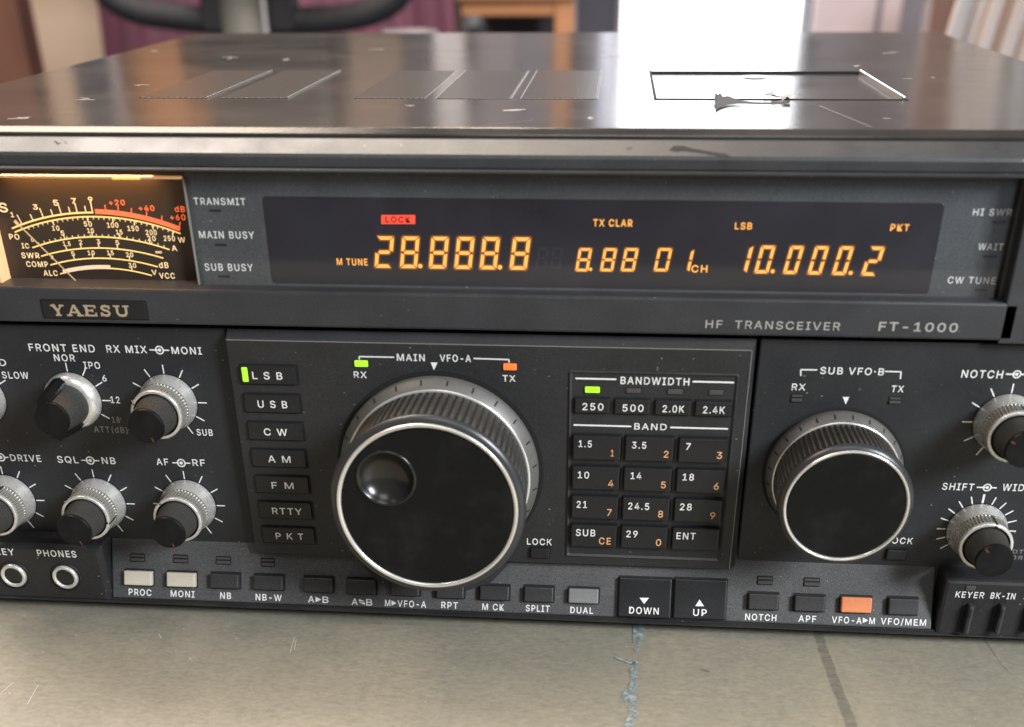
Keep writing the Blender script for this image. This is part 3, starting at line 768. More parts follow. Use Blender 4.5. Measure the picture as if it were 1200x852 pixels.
# ------------------------------------------------------------------ legends on the panels
def sym(mb, pl, cx, cy, x0, x1, y0, y1, mt=M_INK):
    c_ = pl.px(cx, cy); k = abs(pl.px(cx + 4.6, cy)[0] - c_[0])
    mb.ring(pl, c_, k * .78, k * 1.12, .00007, mt, 28); mb.disc(pl, c_, k * .42, .00007, mt, 20)
    a = pl.px(x0, y0); b_ = pl.px(x1, y1); g_ = k * 1.05
    mb.line(pl, (a[0], c_[1]), (c_[0] - g_ * .0 - k * .45, c_[1]), .00045, .00006, mt)
    mb.line(pl, (c_[0] + g_, c_[1]), (b_[0], c_[1]), .00045, .00006, mt)
def texts(mb, pl, lst, mt=M_INK):
    for e in lst: mb.tpx(pl, *e, mt)
t = MB()
texts(t, FP, (("FRONT END", 34.7, 411.7, 111.8, 412.5, 8.7), ("NOR", 64, 423, 88.6, 423.6, 8), ("IPO", 98.8, 431.9, 118, 432.2, 8), ("6", 120.5, 446.9, 125.5, 447, 7.5),
              ("12", 130.3, 472.5, 141, 472.6, 7.8), ("LD", -9, 428.6, 8, 428.8, 8), ("SLOW", 3.3, 443.4, 34.3, 444, 8),
              ("RX MIX", 125.5, 413.2, 172.7, 413.9, 8.7), ("MONI", 201.6, 414.8, 236.8, 415.4, 8.5), ("SUB", 231, 510.3, 249.8, 510.6, 7.5),
              ("DRIVE", 13, 540.4, 48.8, 541, 7.8), ("SQL", 68, 542.3, 92.5, 542.7, 7.8), ("NB", 120, 543.6, 136, 543.8, 7.8), ("AF", 183.8, 545, 198, 545.2, 7.8), ("RF", 226, 546, 240.8, 546.3, 7.8)))
texts(t, FP, (("18", 131.8, 495.3, 141, 495.4, 7), ("ATT(dB)", 111, 506.8, 150, 507.2, 7)), M_INKD)
t.line(FP, FP.px(150.5, 503.8), FP.px(156.5, 503.9), .0005, .00007, M_INKR)
for cx, cy, x0, x1 in ((187, 410.2, 175.5, 198.2), (1, 535.8, -9, 9.7), (105.8, 539.6, 95.5, 116.2), (212.5, 542.5, 202, 223)): sym(t, FP, cx, cy, x0, x1, cy, cy)
def ticks(mb, pl, c_, angs, r0, r1, wd=.0004, mt=M_INK):
    for a in angs:
        s_, k = math.sin(R(a)), math.cos(R(a)); mb.line(pl, (c_[0] + r0 * s_, c_[1] + r0 * k), (c_[0] + r1 * s_, c_[1] + r1 * k), wd, .00006, mt)
KN = {'agc': FP.px(-25.5, 466), 'fe': FP.px(86.4, 468.4), 'rx': FP.px(198, 471), 'drv': FP.px(11, 585.2), 'sql': FP.px(116.5, 589.2), 'af': FP.px(221.5, 591.3),
      'notch': FP.px(1177.3, 495.5), 'shift': FP.px(1144, 620.9)}
ticks(t, FP, KN['agc'], (0, 30, 60), .0101, .0134)
ticks(t, FP, KN['fe'], (0, 30, 60, 90, 120), .0101, .0134)
for k in ('rx', 'drv', 'sql', 'af'): ticks(t, FP, KN[k], range(-150, 151, 30), .0101, .0134)
merge(t, kpanel)

t = MB()
texts(t, FP, (("SUB VFO\u00b7B", 960.7, 437.9, 1035.3, 440.2, 8.3), ("RX", 927.4, 457.2, 943.4, 457.5, 7.8), ("TX", 1043.8, 459.5, 1058.4, 459.8, 7.8), ("LOCK", 1038, 636.6, 1069, 637.6, 7.2),
              ("NOTCH", 1125.9, 442.7, 1174.4, 443.4, 9.2), ("SHIFT", 1103.4, 574, 1140.6, 574.8, 8.2), ("WIDTH", 1173.7, 575.2, 1217, 576, 8.2)))
texts(t, FP, (("WDTH", 1176, 648.3, 1206, 649, 4.6), ("NORM", 1176, 655.5, 1207, 656, 4.6)), M_INKD)
sym(t, FP, 1191.7, 438.6, 1178.8, 1204, 438, 439); sym(t, FP, 1156.9, 571.3, 1144.6, 1168, 571, 572)
w_ = .00042
for pts in (((938.4, 440.6), (938.4, 433.2), (957.7, 433.4)), ((1037, 435.2), (1056, 435.6), (1055, 444))):
    P = [FP.px(*p) for p in pts]
    t.line(FP, P[0], P[1], w_, .00006, M_INK); t.line(FP, P[1], P[2], w_, .000065, M_INK)
t.poly(FP, [FP.px(987.6, 465), FP.px(991, 474), FP.px(995.2, 465.2)], .00007, M_INK)
ticks(t, FP, KN['notch'], range(-150, 151, 30), .0101, .0134)
ticks(t, FP, KN['shift'], [a for a in range(-126, 127, 18) if a], .0101, .0132); ticks(t, FP, KN['shift'], (0,), .0101, .0136, .0007)
merge(t, spanel)

t = MB()
texts(t, FT, (("MAIN", 465.3, 422.8, 498, 423.3, 8.2), ("VFO-A", 515.6, 423.6, 552, 424.3, 8.2), ("RX", 414.8, 442.8, 430, 443, 7.6), ("TX", 589, 447, 604, 447.3, 7.6), ("LOCK", 617.5, 638.2, 646.6, 639, 7.4),
              ("BANDWIDTH", 727, 450.2, 807.6, 451.6, 8.7), ("BAND", 743, 503.4, 781, 504.2, 7.6)))
for pts in (((421, 421.5), (421, 417.8), (462, 418.6)), ((555, 420), (596.5, 421.4), (596.5, 425))):
    P = [FT.px(*p) for p in pts]
    t.line(FT, P[0], P[1], w_, .00006, M_INK); t.line(FT, P[1], P[2], w_, .000065, M_INK)
t.poly(FT, [FT.px(504.6, 424.6), FT.px(508.6, 433.7), FT.px(512.8, 424.8)], .00007, M_INK)
for a_, b_ in (((674.4, 443.3), (722.3, 444.5)), ((811.7, 447), (860.3, 448.3)), ((672.2, 497.8), (739.7, 499.7)), ((785.4, 500.7), (853, 502.6))):
    a = FT.px(*a_); b2 = FT.px(*b_); vm = (a[1] + b2[1]) / 2; t.line(FT, (a[0], vm), (b2[0], vm), .00055, .0006 if False else .00007, M_INK)
merge(t, tpanel)

# ------------------------------------------------------------------ indicator lamps
def led(pl, x0, y0, x1, y1, mt, parent, name="indicator_lamp", depth=.0007):
    a = pl.px(x0, y1); b_ = pl.px(x1, y0); m_ = MB()
    m_.rbox(pl, a[0] - .0003, b_[0] + .0003, a[1] - .0003, b_[1] + .0003, -.0005, .00008, M_WELL, .0003, .00005)
    m_.rbox(pl, a[0], b_[0], a[1], b_[1], -.0003, depth, mt, .0003, .0003)
    o = m_.build(name, parent); return o
def slit(pl, x0, y0, x1, y1, parent):
    """unlit lamp window: a dark pocket with a smoky lens in its lower half"""
    a = pl.px(x0, y1); b_ = pl.px(x1, y0); m_ = MB(); h_ = b_[1] - a[1]
    m_.rbox(pl, a[0], b_[0], a[1], b_[1], -.0005, .0001, M_WELL, .0003, .00005)
    m_.rbox(pl, a[0] + .0003, b_[0] - .0004, a[1] + h_ * .12, a[1] + h_ * .45, -.0003, .0006, M_SMOKE, .0002, .0002)
    m_.rbox(pl, a[0] + .0003, b_[0] - .0004, a[1] + h_ * .62, a[1] + h_ * .85, -.0003, .0004, M_SMOKE, .0002, .0001)
    m_.build("indicator_lamp", parent)
led(FT, 416, 422.4, 431, 429.2, M_GLED, tpanel)["label"] = "lit green lamp"
led(FT, 590, 426, 605.5, 433.2, M_OLED, tpanel)["label"] = "lit orange red lamp"
led(FT, 685.5, 453.2, 703, 459.6, M_GLED, tpanel)["label"] = "lit green lamp"
for x0, y0, x1, y1 in ((733.5, 455, 751, 460.5), (782, 456, 800, 461.8), (830.5, 457, 848, 462.8)): led(FT, x0, y0, x1, y1, M_SMOKE, tpanel, depth=.0003)
slit(FP, 925.5, 461, 942, 471.5, spanel); slit(FP, 1040, 464.5, 1057.5, 473.5, spanel)
for e in ((153, 648.8, 170, 658.3), (203, 650, 220.5, 659.8), (253, 652, 271, 661.5), (305.8, 654, 322.5, 664), (886.5, 675, 906, 685.3), (941, 677, 961, 687.3)): slit(ST, *e, strip)

# ------------------------------------------------------------------ push buttons
def button(pl, box, label, mt=M_BTN, h=.0022, name="push_button", parent=radio, gap=.0005):
    x0, y0, x1, y1 = box; w1 = h
    a = pl.px(x0, y1, w1); b_ = pl.px(x1, y0, w1); m_ = MB()
    m_.rbox(pl, a[0] - gap, b_[0] + gap, a[1] - gap, b_[1] + gap * 1.5, -.0005, .00012, M_WELL, .0005, .00005)
    m_.rbox(pl, a[0], b_[0], a[1], b_[1], 0, w1, mt, .0004, .00045)
    return m_
# along the strip; each has its word under it
Bs = [("PROC", (145, 670, 177, 685.5), M_BEIGE, (150.8, 697.6, 177.5, 698.2)), ("MONI", (195, 672, 228, 687.3), M_BEIGE, (200, 699.5, 228, 700.2)),
      ("NB", (246, 673.5, 279, 689), M_BTN, (258, 701.8, 270.8, 702)), ("NB-W", (297, 675.5, 331, 690.8), M_BTN, (299.5, 703.6, 330, 704.4)),
      ("A\u25b6B", (355.5, 678, 389.5, 693.5), M_BTN, (361, 706, 385, 706.6)), ("A\u21c4B", (406, 680, 440, 695.8), M_BTN, (412, 709, 436.3, 709.6)),
      ("M\u25b6VFO-A", (458, 682, 491, 697.6), M_BTN, (451, 710.3, 499.3, 711.6)), ("RPT", (511, 684.5, 543.5, 700.6), M_BTN, (517, 712.8, 536.5, 713.3)),
      ("M CK", (562, 687.6, 596.5, 702.8), M_BTN, (565, 714.8, 590.5, 715.5)), ("SPLIT", (614, 689, 648.5, 705), M_BTN, (616, 716.5, 644, 717.2)),
      ("DUAL", (666, 691, 701.5, 706.5), M_GREY, (668, 718.6, 695, 719.3)), ("NOTCH", (877, 697, 913, 714), M_BTN, (873, 726.8, 909.7, 727.6)),
      ("APF", (931, 699.5, 967.5, 716), M_BTN, (935.5, 728.6, 956.3, 729.2)), ("VFO-A\u25b6M", (985.5, 701, 1022.5, 717.6), M_ORANGE, (974.5, 730.5, 1025, 731.4)),
      ("VFO/MEM", (1041, 702.5, 1077.5, 720), M_BTN, (1031.8, 732, 1085, 733.2))]
leg = MB()
def legend_word(mb, pl, word, x0, y0, x1, y1, cap, mt=M_INK, w=.00007):
    """words with the little arrow signs drawn as shapes"""
    if '\u25b6' in word or '\u21c4' in word:
        k = '\u25b6' if '\u25b6' in word else '\u21c4'; a_, b_ = word.split(k)
        tot = len(a_) + len(b_) + 1.1; xa = x0 + (x1 - x0) * len(a_) / tot; xb = x0 + (x1 - x0) * (len(a_) + 1.1) / tot
        mb.tpx(pl, a_, x0, y0, xa - .5, y0, cap, mt, w); mb.tpx(pl, b_, xb + .5, y1, x1, y1, cap, mt, w)
        if k == '\u25b6': mb.poly(pl, [pl.px(xa + 1, y0 - cap * .05), pl.px(xb - .6, y0 - cap * .45), pl.px(xa + 1, y0 - cap * .9)], w, mt)
        else:
            mb.poly(pl, [pl.px(xa + .8, y0 - cap * .56), pl.px(xb - .8, y0 - cap * .56), pl.px(xa + .8, y0 - cap * .94)], w, mt)
            mb.poly(pl, [pl.px(xa + .8, y0 - cap * .40), pl.px(xb - .8, y0 - cap * .02), pl.px(xb - .8, y0 - cap * .40)], w, mt)
    else: mb.tpx(pl, word, x0, y0, x1, y1, cap, mt, w)
for word, box, mt, tx in Bs:
    o = button(ST, box, word, mt).build("push_button", strip)
    if mt is M_BEIGE: o["label"] = "beige push button"
    if mt is M_ORANGE: o["label"] = "orange push button"
    if mt is M_GREY: o["label"] = "grey push button"
    legend_word(leg, ST, word, *tx, 7.6)
merge(leg, strip)
for word, box, tx, tri in (("DOWN", (724, 679, 787.6, 722.5), (737, 719.2, 771.8, 720), ((749.5, 700.5), (754.8, 707.8), (760.5, 700.7))), ("UP", (788.8, 680.5, 852.5, 724.5), (812, 721.6, 828, 722), ((814.8, 710.3), (825, 710.5), (819.8, 702.6)))):
    m_ = button(ST, box, word, M_KEY, .0018, gap=.0004)
    m_.tpx(ST, word, *tx, 8, M_INK, .00187); m_.poly(ST, [ST.px(*p, .00187) for p in tri], .00187, M_INK); m_.build("rocker_key", strip)
# small lock buttons
for pl, box, par in ((FT, (621.5, 643.5, 643.5, 654.5), tpanel), (FP, (1038, 645.5, 1063.5, 656.5), spanel)): button(pl, box, "", M_KEY, .0012).build("lock_button", par)

# mode buttons
rows = [("LSB", 65, 147, 258, 213, 110, 217, 195), ("USB", 78, 249, 270, 321, 130, 235, 300), ("CW", 93, 350, 283, 418, 152, 235, 401), ("AM", 107, 449, 297, 515, 167, 247, 499),
        ("FM", 120, 543, 310, 610, 180, 258, 595), ("RTTY", 137, 637, 322, 702, 182, 287, 685), ("PKT", 150, 728, 335, 788, 195, 293, 774)]
s3 = 1 / 3.043
c0 = sum(FT.px(260 + r[1] * s3, 380 + (r[2] + r[4]) / 2 * s3, .0011)[0] for r in rows) / 7; c1 = sum(FT.px(260 + r[3] * s3, 380 + (r[2] + r[4]) / 2 * s3, .0011)[0] for r in rows) / 7
vT = FT.px(314, 429, .0011)[1]; vB = FT.px(341, 639.5, .0011)[1]
pitch = (vT - FT.px(340, 618.8, .0011)[1]) / 6; hgt_ = FT.px(314, 428.5, .0011)[1] - FT.px(314, 450, .0011)[1]
for i, (wd_, x0, y0, x1, y1, t0, t1, tb) in enumerate(rows):
    v1 = vT - pitch * i; v0 = v1 - hgt_
    m_ = MB()
    m_.rbox(FT, c0 - .0005, c1 + .0008, v0 - .0006, v1 + .0004, -.0005, .0001, M_WELL, .0004, .00005)
    m_.rbox(FT, c0, c1, v0, v1, 0, .0011, M_KEY, .0004, .0003)
    a = FT.px(260 + t0 * s3, 380 + tb * s3, .0011)[0]; b2 = FT.px(260 + t1 * s3, 380 + tb * s3, .0011)[0]
    sp_ = " ".join(wd_) if wd_ != "RTTY" else "RTTY"
    m_.text(FT, sp_, a, v0 + hgt_ * .28, b2 - a, hgt_ * .40, .00117, M_INK, .02)
    o = m_.build("mode_button", tpanel)
    if i == 0:
        k = MB(); a = FT.px(260 + 73 * s3, 440, .0011)[0]; b2 = FT.px(260 + 93 * s3, 440, .0011)[0]
        k.rbox(FT, a - .0006, a, v0 + .0004, v1 - .0004, .0008, .00118, M_WELL, .0001, .0001); k.rbox(FT, a, b2, v0 + .0008, v1 - .0006, .0005, .0014, M_GLED, .0003, .0002); k.build("indicator_lamp", o)

# keypad: a framed field
s5 = 1 / 3.154
def kp(x, y): return (650 + x * s5, 390 + y * s5)
f0 = [FT.px(*kp(*p)) for p in ((55, 140), (690, 150), (607, 840), (38, 828))]
fu0 = (f0[0][0] + f0[3][0]) / 2; fu1 = (f0[1][0] + f0[2][0]) / 2; fv1 = (f0[0][1] + f0[1][1]) / 2; fv0 = (f0[2][1] + f0[3][1]) / 2
t = MB(); fr_ = .0011
o1 = rr(fu0, fu1, fv0, fv1, .0008, 4); o2 = rr(fu0 + .0004, fu1 - .0004, fv0 + .0004, fv1 - .0004, .0006, 4); o3 = rr(fu0 + fr_, fu1 - fr_, fv0 + fr_, fv1 - fr_, .0005, 4)
nn = len(o1)
for A_, B_, wa, wb_, mt in ((o1, o2, 0, .0006, M_BTN), (o2, o3, .0006, -.0000 + .00003, M_BTN)):
    t.add([FT.pt(u, v, wa) for u, v in A_] + [FT.pt(u, v, wb_) for u, v in B_], [[i, (i + 1) % nn, nn + (i + 1) % nn, nn + i] for i in range(nn)], mt)
kframe = t.build("keypad_frame", tpanel)
def key(name, rect, words, h):
    u0, u1, v0, v1 = rect; m_ = MB()
    m_.rbox(FT, u0 - .0005, u1 + .0005, v0 - .0005, v1 + .0005, -.0005, .0001, M_WELL, .0003, .00005)
    m_.rbox(FT, u0, u1, v0, v1, 0, h, M_KEY, .0004, .0004)
    for tx, x0, x1, yb, cp, mt in words:
        a = FT.px(*kp(x0, yb), h); b_ = FT.px(*kp(x1, yb), h); top = FT.px(*kp(x0, yb - cp), h)
        m_.text(FT, tx, a[0], a[1], b_[0] - a[0], top[1] - a[1], h + .00006, mt, .02)
    m_.build(name, kframe)
KH = .0018
cols = [((68, 66, 65, 62, 60), (242, 240, 238, 237, 228)), ((262, 258, 250, 245), (443, 433, 425, 415)), ((462, 455, 443, 432), (645, 632, 617, 605))]
def uavg(xs, ys): return sum(FT.px(*kp(x, y), KH)[0] for x, y in zip(xs, ys)) / len(xs)
ry = (425, 540, 648, 755)
CU = [(uavg((68, 65, 62, 60), ry), uavg((241, 237, 236, 228), ry)), (uavg((261, 257, 249, 244), ry), uavg((441, 433, 423, 414), ry)), (uavg((461, 454, 442, 431), ry), uavg((642, 631, 615, 605), ry))]
wk = sum(b_ - a for a, b_ in CU) / 3
CU = [((a + b_ - wk) / 2, (a + b_ + wk) / 2) for a, b_ in CU]
RT = [FT.px(*kp(350, y), KH)[1] for y in (388, 502, 610, 719)]; RB = [FT.px(*kp(350, y), KH)[1] for y in (476, 587, 695, 798)]
hk = sum(a - b_ for a, b_ in zip(RT, RB)) / 4; p0 = (RT[0] - RT[3]) / 3
words = [[(("1.5", 88, 137, 422), ("1", 207, 218, 457)), (("3.5", 285, 338, 427), ("2", 402, 420, 461)), (("7", 484, 502, 432), ("3", 598, 618, 465))],
         [(("10", 85, 127, 537), ("4", 197, 217, 569)), (("14", 280, 320, 540), ("5", 392, 410, 574)), (("18", 472, 514, 545), ("6", 587, 606, 579))],
         [(("21", 81, 119, 646), ("7", 193, 210, 676)), (("24.5", 271, 349, 652), ("8", 381, 400, 682)), (("28", 462, 506, 655), ("9", 573, 592, 688))],
         [(("SUB", 78, 150, 750), ("CE", 163, 207, 781)), (("29", 264, 306, 755), ("0", 373, 393, 787)), (("ENT", 449, 520, 762),)]]
for r_ in range(4):
    for c_ in range(3):
        ww = words[r_][c_]; v1 = RT[0] - p0 * r_
        key("keypad_key", (CU[c_][0], CU[c_][1], v1 - hk, v1), [(tx, x0, x1, yb, 25, M_INK if i == 0 else M_INKO) for i, (tx, x0, x1, yb) in enumerate(ww)], KH)
bx = [(73, 202, 102, 180, 285, "250"), (221, 351, 250, 328, 290, "500"), (371, 503, 398, 478, 293, "2.0K"), (520, 654, 547, 628, 297, "2.4K")]
vt_ = FT.px(*kp(360, 250), .0012)[1]; vb_ = FT.px(*kp(360, 304), .0012)[1]
for x0, x1, t0, t1, tb, tx in bx:
    key("bandwidth_key", (FT.px(*kp(x0, 275), .0012)[0], FT.px(*kp(x1, 278), .0012)[0], vb_, vt_), [(tx, t0, t1, tb, 26, M_INK)], .0012)

# ------------------------------------------------------------------ big tuning knobs
def big_knob(c_, Rs, Rf, H, pl, teeth, notch_mt, dimple):
    """skirt with engraved divisions, fluted rubber grip, lip, bright ring, black face"""
    k = MB(); k.disc(pl, c_, Rs * 1.045, .00009, M_WELL, 96)
    k.lathe(pl, c_, [(Rs * .9, 0), (Rs * .985, 0)], M_WELL); 
    root = k.build("tuning_knob", radio, pl.pt(c_[0], c_[1], 0))
    s_ = MB()
    s_.lathe(pl, c_, [(Rs, .0005), (Rs, .0028), (Rs * .992, .0032)], M_SKIRT)
    s_.lathe(pl, c_, [(Rs * .992, .0032), (Rs * .935, .0062), (Rs * .925, .0064)], M_SKIRT)
    s_.lathe(pl, c_, [(Rs * .928, .0063), (Rs * .915, .0068), (Rs * .90, .0066)], M_SILV)
    for i in range(24):
        a = 2 * math.pi * (i + .5) / 24
        d_ = Vector((math.cos(a), math.sin(a))); nrm = Vector((-d_.y, d_.x)) * .00028
        p1 = Vector(c_) + d_ * Rs * .992; p2 = Vector(c_) + d_ * Rs * .955
        s_.add([pl.pt(*(p1 - nrm), .00325), pl.pt(*(p1 + nrm), .00325), pl.pt(*(p2 + nrm), .00525), pl.pt(*(p2 - nrm), .00525)], [[0, 1, 2, 3]], M_WELL)
    s_.build("skirt", root)
    g_ = MB(); r0 = Rs * .90; r1 = Rf * 1.075
    hs = H - .0068 - .003
    g_.lathe(pl, c_, [(r0, .0064), (r0 * 1.0, .0072), (r0 + (r1 - r0) * .5, .0068 + hs * .5), (r1, .0068 + hs), (r1 * .975, .0068 + hs)], M_RUB, teeth * 8, False, .0011, teeth)
    g_.build("grip", root)
    p_ = MB(); p_.lathe(pl, c_, [(r1 * .97, H - .0032), (r1 * 1.0, H - .0030), (r1 * 1.012, H - .0022), (r1 * 1.0, H - .0012), (Rf * 1.035, H - .0004), (Rf * 1.0, H - .0002)], M_LIP, 128)
    p_.build("lip", root)
    q_ = MB(); q_.lathe(pl, c_, [(Rf * 1.005, H - .0004), (Rf * 1.0, H + .0003), (Rf * .985, H + .00045), (Rf * .962, H + .0002), (Rf * .955, H - .0004)], M_SILV, 128)
    q_.build("bright_ring", root)
    f_ = MB(); f_.lathe(pl, c_, [(Rf * .957, H - .0004), (Rf * .93, H - .00015)], M_CAP, 128)
    if not dimple: f_.disc(pl, c_, Rf * .93, H - .00015, M_CAP, 128)
    else:
        # face with a round finger hollow let into it
        dc, dr = dimple
        N = 96
        out = [pl.pt(c_[0] + Rf * .93 * math.cos(2 * math.pi * i / N), c_[1] + Rf * .93 * math.sin(2 * math.pi * i / N), H - .00015) for i in range(N)]
        inn = [pl.pt(dc[0] + dr * math.cos(2 * math.pi * i / N), dc[1] + dr * math.sin(2 * math.pi * i / N), H - .00015) for i in range(N)]
        f_.add(out + inn, [[i, (i + 1) % N, N + (i + 1) % N, N + i] for i in range(N)], M_CAP)
    f_.build("face", root)
    if dimple:
        e_ = MB()
        prof_ = [(dr * 1.06, H - .00015), (dr * 1.04, H + .0003), (dr * 1.0, H + .0004), (dr * .96, H + .0001)]
        for j in range(1, 11):
            a = R(62) * (1 - j / 10); prof_.append((dr * .95 * math.sin(a) / math.sin(R(62)), H - .00015 - dr * .46 * (math.cos(a) - math.cos(R(62))) / (1 - math.cos(R(62)))))
        prof_[-1] = (.00002, prof_[-1][1])
        e_.lathe(pl, dc, prof_, M_GLOSS, 64); e_.build("finger_dimple", root)
    return root
M_GLOSS = mat("dimple_gloss", (0.014, 0.0135, 0.012), 0.22)
HM = .0298
c_m = FT.px(500.3, 596.5, HM); Rm = (FT.px(605.9, 600, HM)[0] - FT.px(394.6, 597, HM)[0]) / 2
Rsm = FT.px(631.5, 553, .001)[0] - c_m[0]
dcm = FT.px(452.5, 561, HM); drm = (FT.px(485.5, 562, HM)[0] - FT.px(418.5, 560, HM)[0]) / 2
big_knob(c_m, Rsm, Rm, HM, FT, 80, M_WELL, (dcm, drm))
HS = .0258
c_s = FP.px(991.4, 594.5, HS); Rs_ = (FP.px(1065.7, 589, HS)[0] - FP.px(917.1, 597, HS)[0]) / 2
Rss = c_s[0] - FP.px(896.0, 560, .001)[0]
big_knob(c_s, Rss, Rs_, HS, FP, 72, M_WELL, None)

# ------------------------------------------------------------------ control knobs
M_DOT = mat("pointer_red", (0.16, 0.035, 0.028), 0.4)
def control_knob(c_, ptr, iptr, r=.0100, H=.0220, mark=None):
    k = MB(); pl = FP
    k.disc(pl, c_, r * 1.03, .00010, M_WELL, 64)
    k.lathe(pl, c_, [(r, .0003), (r, .0012), (r * .985, .0018)], M_ALU); k.lathe(pl, c_, [(r * .985, .0018), (r * .89, .0058)], M_ALU)
    root = k.build("control_knob", radio, pl.pt(c_[0], c_[1], 0))
    g = MB()
    g.lathe(pl, c_, [(r * .88, .0058), (r * .885, .0061), (r * .875, .0106), (r * .86, .0108)], M_KNURL, 480, False, .0008, 48)
    g.build("knurled_ring", root)
    g = MB()
    g.lathe(pl, c_, [(r * .86, .0107), (r * .878, .0112), (r * .87, .0120), (r * .84, .0124), (r * .77, .0123)], M_ALU)
    g.lathe(pl, c_, [(r * .77, .0123), (r * .76, .0095), (r * .64, .0094)], M_WELL)
    d_ = Vector((math.sin(R(ptr)), math.cos(R(ptr)))); nrm = Vector((-d_.y, d_.x)) * .0004
    p1 = Vector(c_) + d_ * r * .78; p2 = Vector(c_) + d_ * r * .87; w_ = .01252
    g.add([pl.pt(*(p1 - nrm), w_), pl.pt(*(p1 + nrm), w_), pl.pt(*(p2 + nrm), w_ - .0003), pl.pt(*(p2 - nrm), w_ - .0003)], [[0, 1, 2, 3][::-1]], M_WELL)
    p1 = Vector(c_) + d_ * r * .885; w0, w1 = .0062, .0122
    g.add([pl.pt(*(p1 - nrm), w0), pl.pt(*(p1 + nrm), w0), pl.pt(*(p1 + nrm), w1), pl.pt(*(p1 - nrm), w1)], [[0, 1, 2, 3][::-1]], M_WELL)
    g.build("collar_rim", root)
    g = MB(); ri = r * .735; rf = r * .60
    g.lathe(pl, c_, [(ri, .0092), (ri * .99, .0100), (ri + (rf - ri) * .96, H - .0012), (rf, H - .0006)], M_RUB, 288, False, .00025, 72)
    g.lathe(pl, c_, [(rf * 1.02, H - .0010), (rf * 1.01, H - .0004), (rf * .96, H)], M_CAP)
    g.disc(pl, c_, rf * .96, H, M_CAP, 64)
    d_ = Vector((math.sin(R(iptr)), math.cos(R(iptr)))); nrm = Vector((-d_.y, d_.x)) * .0002
    p1 = Vector(c_) + d_ * rf * .70; p2 = Vector(c_) + d_ * rf * .95
    g.add([pl.pt(*(p1 - nrm), H + .00005), pl.pt(*(p1 + nrm), H + .00005), pl.pt(*(p2 + nrm), H + .00005), pl.pt(*(p2 - nrm), H + .00005)], [[0, 1, 2, 3][::-1]], M_DOT)
    g.build("inner_knob", root)
    return root
control_knob(KN['agc'], 0, 170)
control_knob(KN['rx'], -62, 160)
control_knob(KN['drv'], 18, 150)
control_knob(KN['sql'], 102, 160)
control_knob(KN['af'], -40, 165)
control_knob(KN['notch'], 10, -60)
control_knob(KN['shift'], 12, -40)
# pointer knob: plain skirt, round body with a fin through it
def pointer_knob(c_, ang, r=.0100, H=.0178):
    pl = FP; k = MB()
    k.disc(pl, c_, r * 1.03, .00010, M_WELL, 64)
    k.lathe(pl, c_, [(r, .0003), (r, .0012), (r * .985, .0018)], M_ALU); k.lathe(pl, c_, [(r * .985, .0018), (r * .86, .0046), (r * .70, .0047)], M_ALU)
    root = k.build("pointer_knob", radio, pl.pt(c_[0], c_[1], 0))
    g = MB(); ri = r * .74; rf = r * .60
    g.lathe(pl, c_, [(ri, .0040), (ri, .0048), (ri + (rf - ri) * .92, H - .0012), (rf, H - .0006)], M_RUB, 288, False, .0002, 72)
    g.lathe(pl, c_, [(rf * 1.02, H - .0010), (rf * 1.01, H - .0004), (rf * .97, H)], M_CAP); g.disc(pl, c_, rf * .97, H, M_CAP, 64)
    g.build("inner_knob", root)
    d_ = Vector((math.sin(R(ang)), math.cos(R(ang)))); nn_ = Vector((-d_.y, d_.x))
    def P(a, b_, w): q = Vector(c_) + d_ * a + nn_ * b_; return pl.pt(q.x, q.y, w)
    g = MB(); hw = r * .25
    L0, L1 = r * .98, r * .80
    pts = []
    for L, w in ((L0, .0046), (L1, H - .0002)):
        pts += [P(-L, 0, w), P(-L * .82, -hw, w), P(L * .82, -hw, w), P(L, -hw * .45, w), P(L, hw * .45, w), P(L * .82, hw, w), P(-L * .82, hw, w)]
    g.add(pts, [[i, i + 7, (i + 1) % 7 + 7, (i + 1) % 7] for i in range(7)] + [list(range(7, 14))[::-1], list(range(7))], M_CAP)
    w0, w1 = .014, H - .0012
    g.add([P(L1 * 1.035, -hw * .3, w0), P(L1 * 1.035, hw * .3, w0), P(L1 * 1.01, hw * .3, w1), P(L1 * 1.01, -hw * .3, w1)], [[0, 1, 2, 3], [3, 2, 1, 0]], M_DOT)
    g.build("pointer_fin", root)
pointer_knob(KN['fe'], -12)

# ------------------------------------------------------------------ headphone and key sockets
t = MB(); texts(t, FB, (("KEY", -5, 650, 17.5, 650.8, 7.6), ("PHONES", 44.5, 651.6, 90.2, 653.4, 7.6))); merge(t, sblock)
M_HOLE = mat("socket_bore", (0.012, 0.011, 0.012), 0.3)
for x, y in ((16, 674.5), (76.5, 676.5)):
    c_ = FB.px(x, y, .0004); k = MB(); q_ = .0047
    k.ring(FB, c_, q_, q_ * 1.26, .00008, M_WELL, 64)
    k.lathe(FB, c_, [(q_ * 1.27, 0), (q_ * 1.27, .0003), (q_ * 1.21, .0003)], M_BASE, 64)
    k.lathe(FB, c_, [(q_ * 1.03, .0001), (q_ * 1.0, .0010), (q_ * .88, .0013), (q_ * .76, .0011), (q_ * .72, .0004)], M_SILV, 64)
    k.lathe(FB, c_, [(q_ * .72, .0005), (q_ * .66, .0003), (q_ * .35, .00016), (.00002, .00012)], M_HOLE, 64)
    k.build("jack_socket", sblock)
